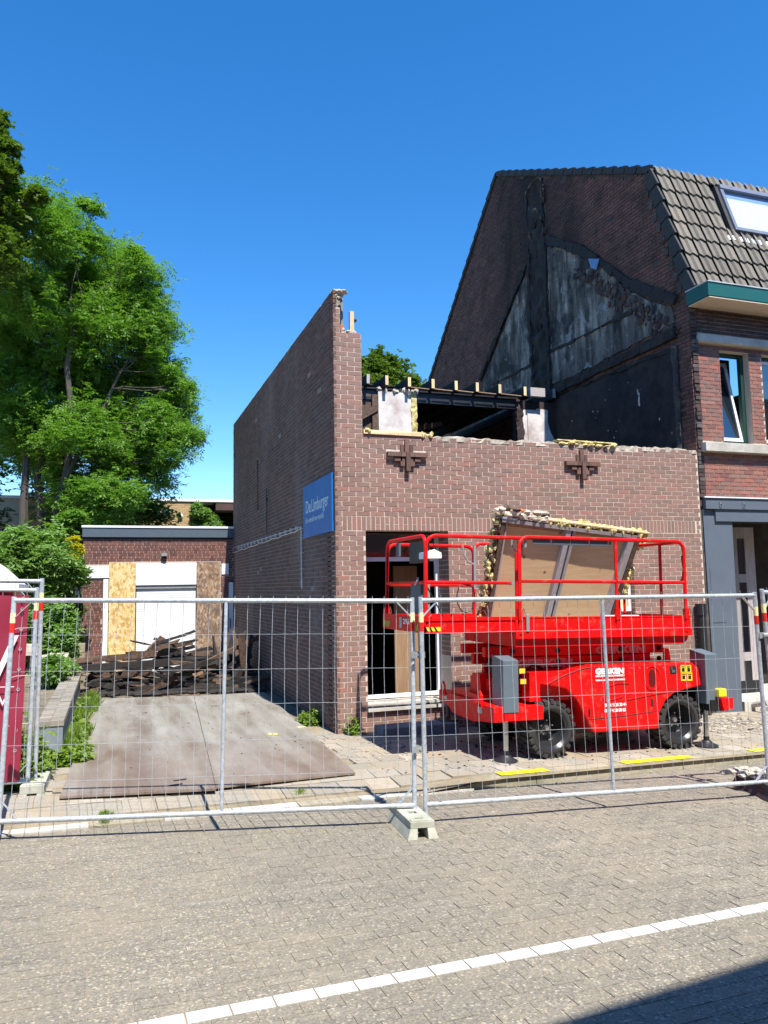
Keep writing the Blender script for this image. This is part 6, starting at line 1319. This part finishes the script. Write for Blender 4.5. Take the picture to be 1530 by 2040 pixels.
shrub('bramble', 'brambles in front of the bank near the end of the timber heap', SC_([(100, 1365), (120, 1350), (95, 1385), (90, 1330), (135, 1320), (110, 1335), (75, 1400)], 4.3, .17, .6), 1500, .08, 'bush_leaf', 'ash', 24, wid=.5)
shrub('yellow_bush', 'bright yellow leaved bush just left of the garage roof', SC_([(146, 1080), (152, 1095), (142, 1098), (150, 1108), (143, 1112)], 7.9, .13, .05), 1500, .05, 'yellow_leaf', 'round', 25, wid=.6)
shrub('conifer', 'feathery dark green conifer behind the yellow bush', SC_([(150, 1050), (150, 1070), (160, 1040), (140, 1060)], 12, .35), 1500, .12, 'ash_leaf', 'ash', 26)
T = thing('ivy', 'dense green ivy covering the recess of the tan building', 'ivy', (.9, Yb+1.0, 3))
r_ = np.random.default_rng(4); pts = np.stack([r_.uniform(.05, 3.2, 9000), Yb+1.12+r_.normal(0, .06, 9000), r_.uniform(3.2, 5.05, 9000)], 1); o = leaves('foliage', 'ivy_leaf', pts, .09, T, 'round', .4, 3, .8); o.location = -wloc(T)
shrub('ivy_shrub', 'loose light green bush in front of the ivy', [(.3, Yb-.1, 4.6, .3), (.15, Yb-.1, 4.9, .25), (.45, Yb-.1, 4.3, .3), (.2, Yb-.1, 5.2, .15), (.7, Yb, 4.5, .3), (.35, Yb-.1, 5.05, .2)], 1700, .11, 'bush_leaf', 'ash', 27)
# weeds
def weeds(label, boxes, n, size, mat, kind, seed, h=.12, wid=.5):
    r = np.random.default_rng(seed); P = []
    for (x0, x1, y0, y1, k) in boxes:
        m_ = int(n*k); c = r.uniform([x0, y0], [x1, y1], (max(2, m_//40), 2)); i = r.integers(0, len(c), m_); q = c[i]+r.normal(0, .05, (m_, 2)); z = np.abs(r.normal(0, h*.5, m_)); P.append(np.stack([q[:, 0], q[:, 1], -K*q[:, 0]+z], 1))
    o = leaves('weeds', mat, np.concatenate(P), size, None, kind, -.3, seed, wid); tag(o, label, 'weeds', kind='stuff'); return o
weeds('leafy weeds growing along the foot of the low grey wall', [(-3.7, -3.2, -.95, -.6, .35), (-3.43, -3.2, -.6, 1.0, .5), (-3.42, -3.25, 1, 3.8, .25)], 1500, .06, 'weed_leaf', 'round', 31, .12, .6)
weeds('grass tufts beside the low wall and the steel plates', [(-3.42, -3.15, 1.5, 4.4, .5), (-3.45, -3.25, -.5, 1.5, .3)], 900, .16, 'weed_leaf', 'grass', 32, .05, .07)
weeds('weeds behind the banner fence', [(-3.95, -3.6, -2.0, -.6, 1)], 900, .07, 'weed_leaf', 'round', 33, .35, .6)
weeds('small weed clump at the foot of the shaded side wall', [(-.2, -.05, .2, 1.2, .7), (-.1, .25, -.16, -.03, .3)], 350, .06, 'weed_leaf', 'round', 34, .16, .5)
r = np.random.default_rng(8); P = []
for k in range(34):
    # moss sits in the short cross joints, so it forms thin lines running away from the kerb
    s_ = -4.6+.1075*r.integers(0, 15)+r.normal(0, .002); t_ = TLINE+PW*(r.integers(1, 26)-.5)
    if s_ > -3.3+.25*abs(r.normal()): continue
    for q in range(60): x, y = SP(s_+r.normal(0, .0016), t_+r.uniform(-PW/2, PW/2)); P.append((x, y, G(x, ST)-.004))
if P: o = leaves('moss', 'weed_leaf', np.array(P), .006, None, 'round', .2, 35, .5); tag(o, 'bright moss growing in the paver joints at lower left', 'moss', kind='stuff')
P = []
for (x, y) in ((-2.95, -2.86), (-2.96, -3.02), (-1.15, -2.65), (.62, -2.52)):
    for q in range(60): P.append((x+r.normal(0, .03), y+r.normal(0, .05), G(x, -.08)+.01))
o = leaves('grass_tuft', 'weed_leaf', np.array(P), .05, None, 'grass', .2, 36, .1); tag(o, 'little grass tufts in the joints of the drive entrance', 'grass', kind='stuff')
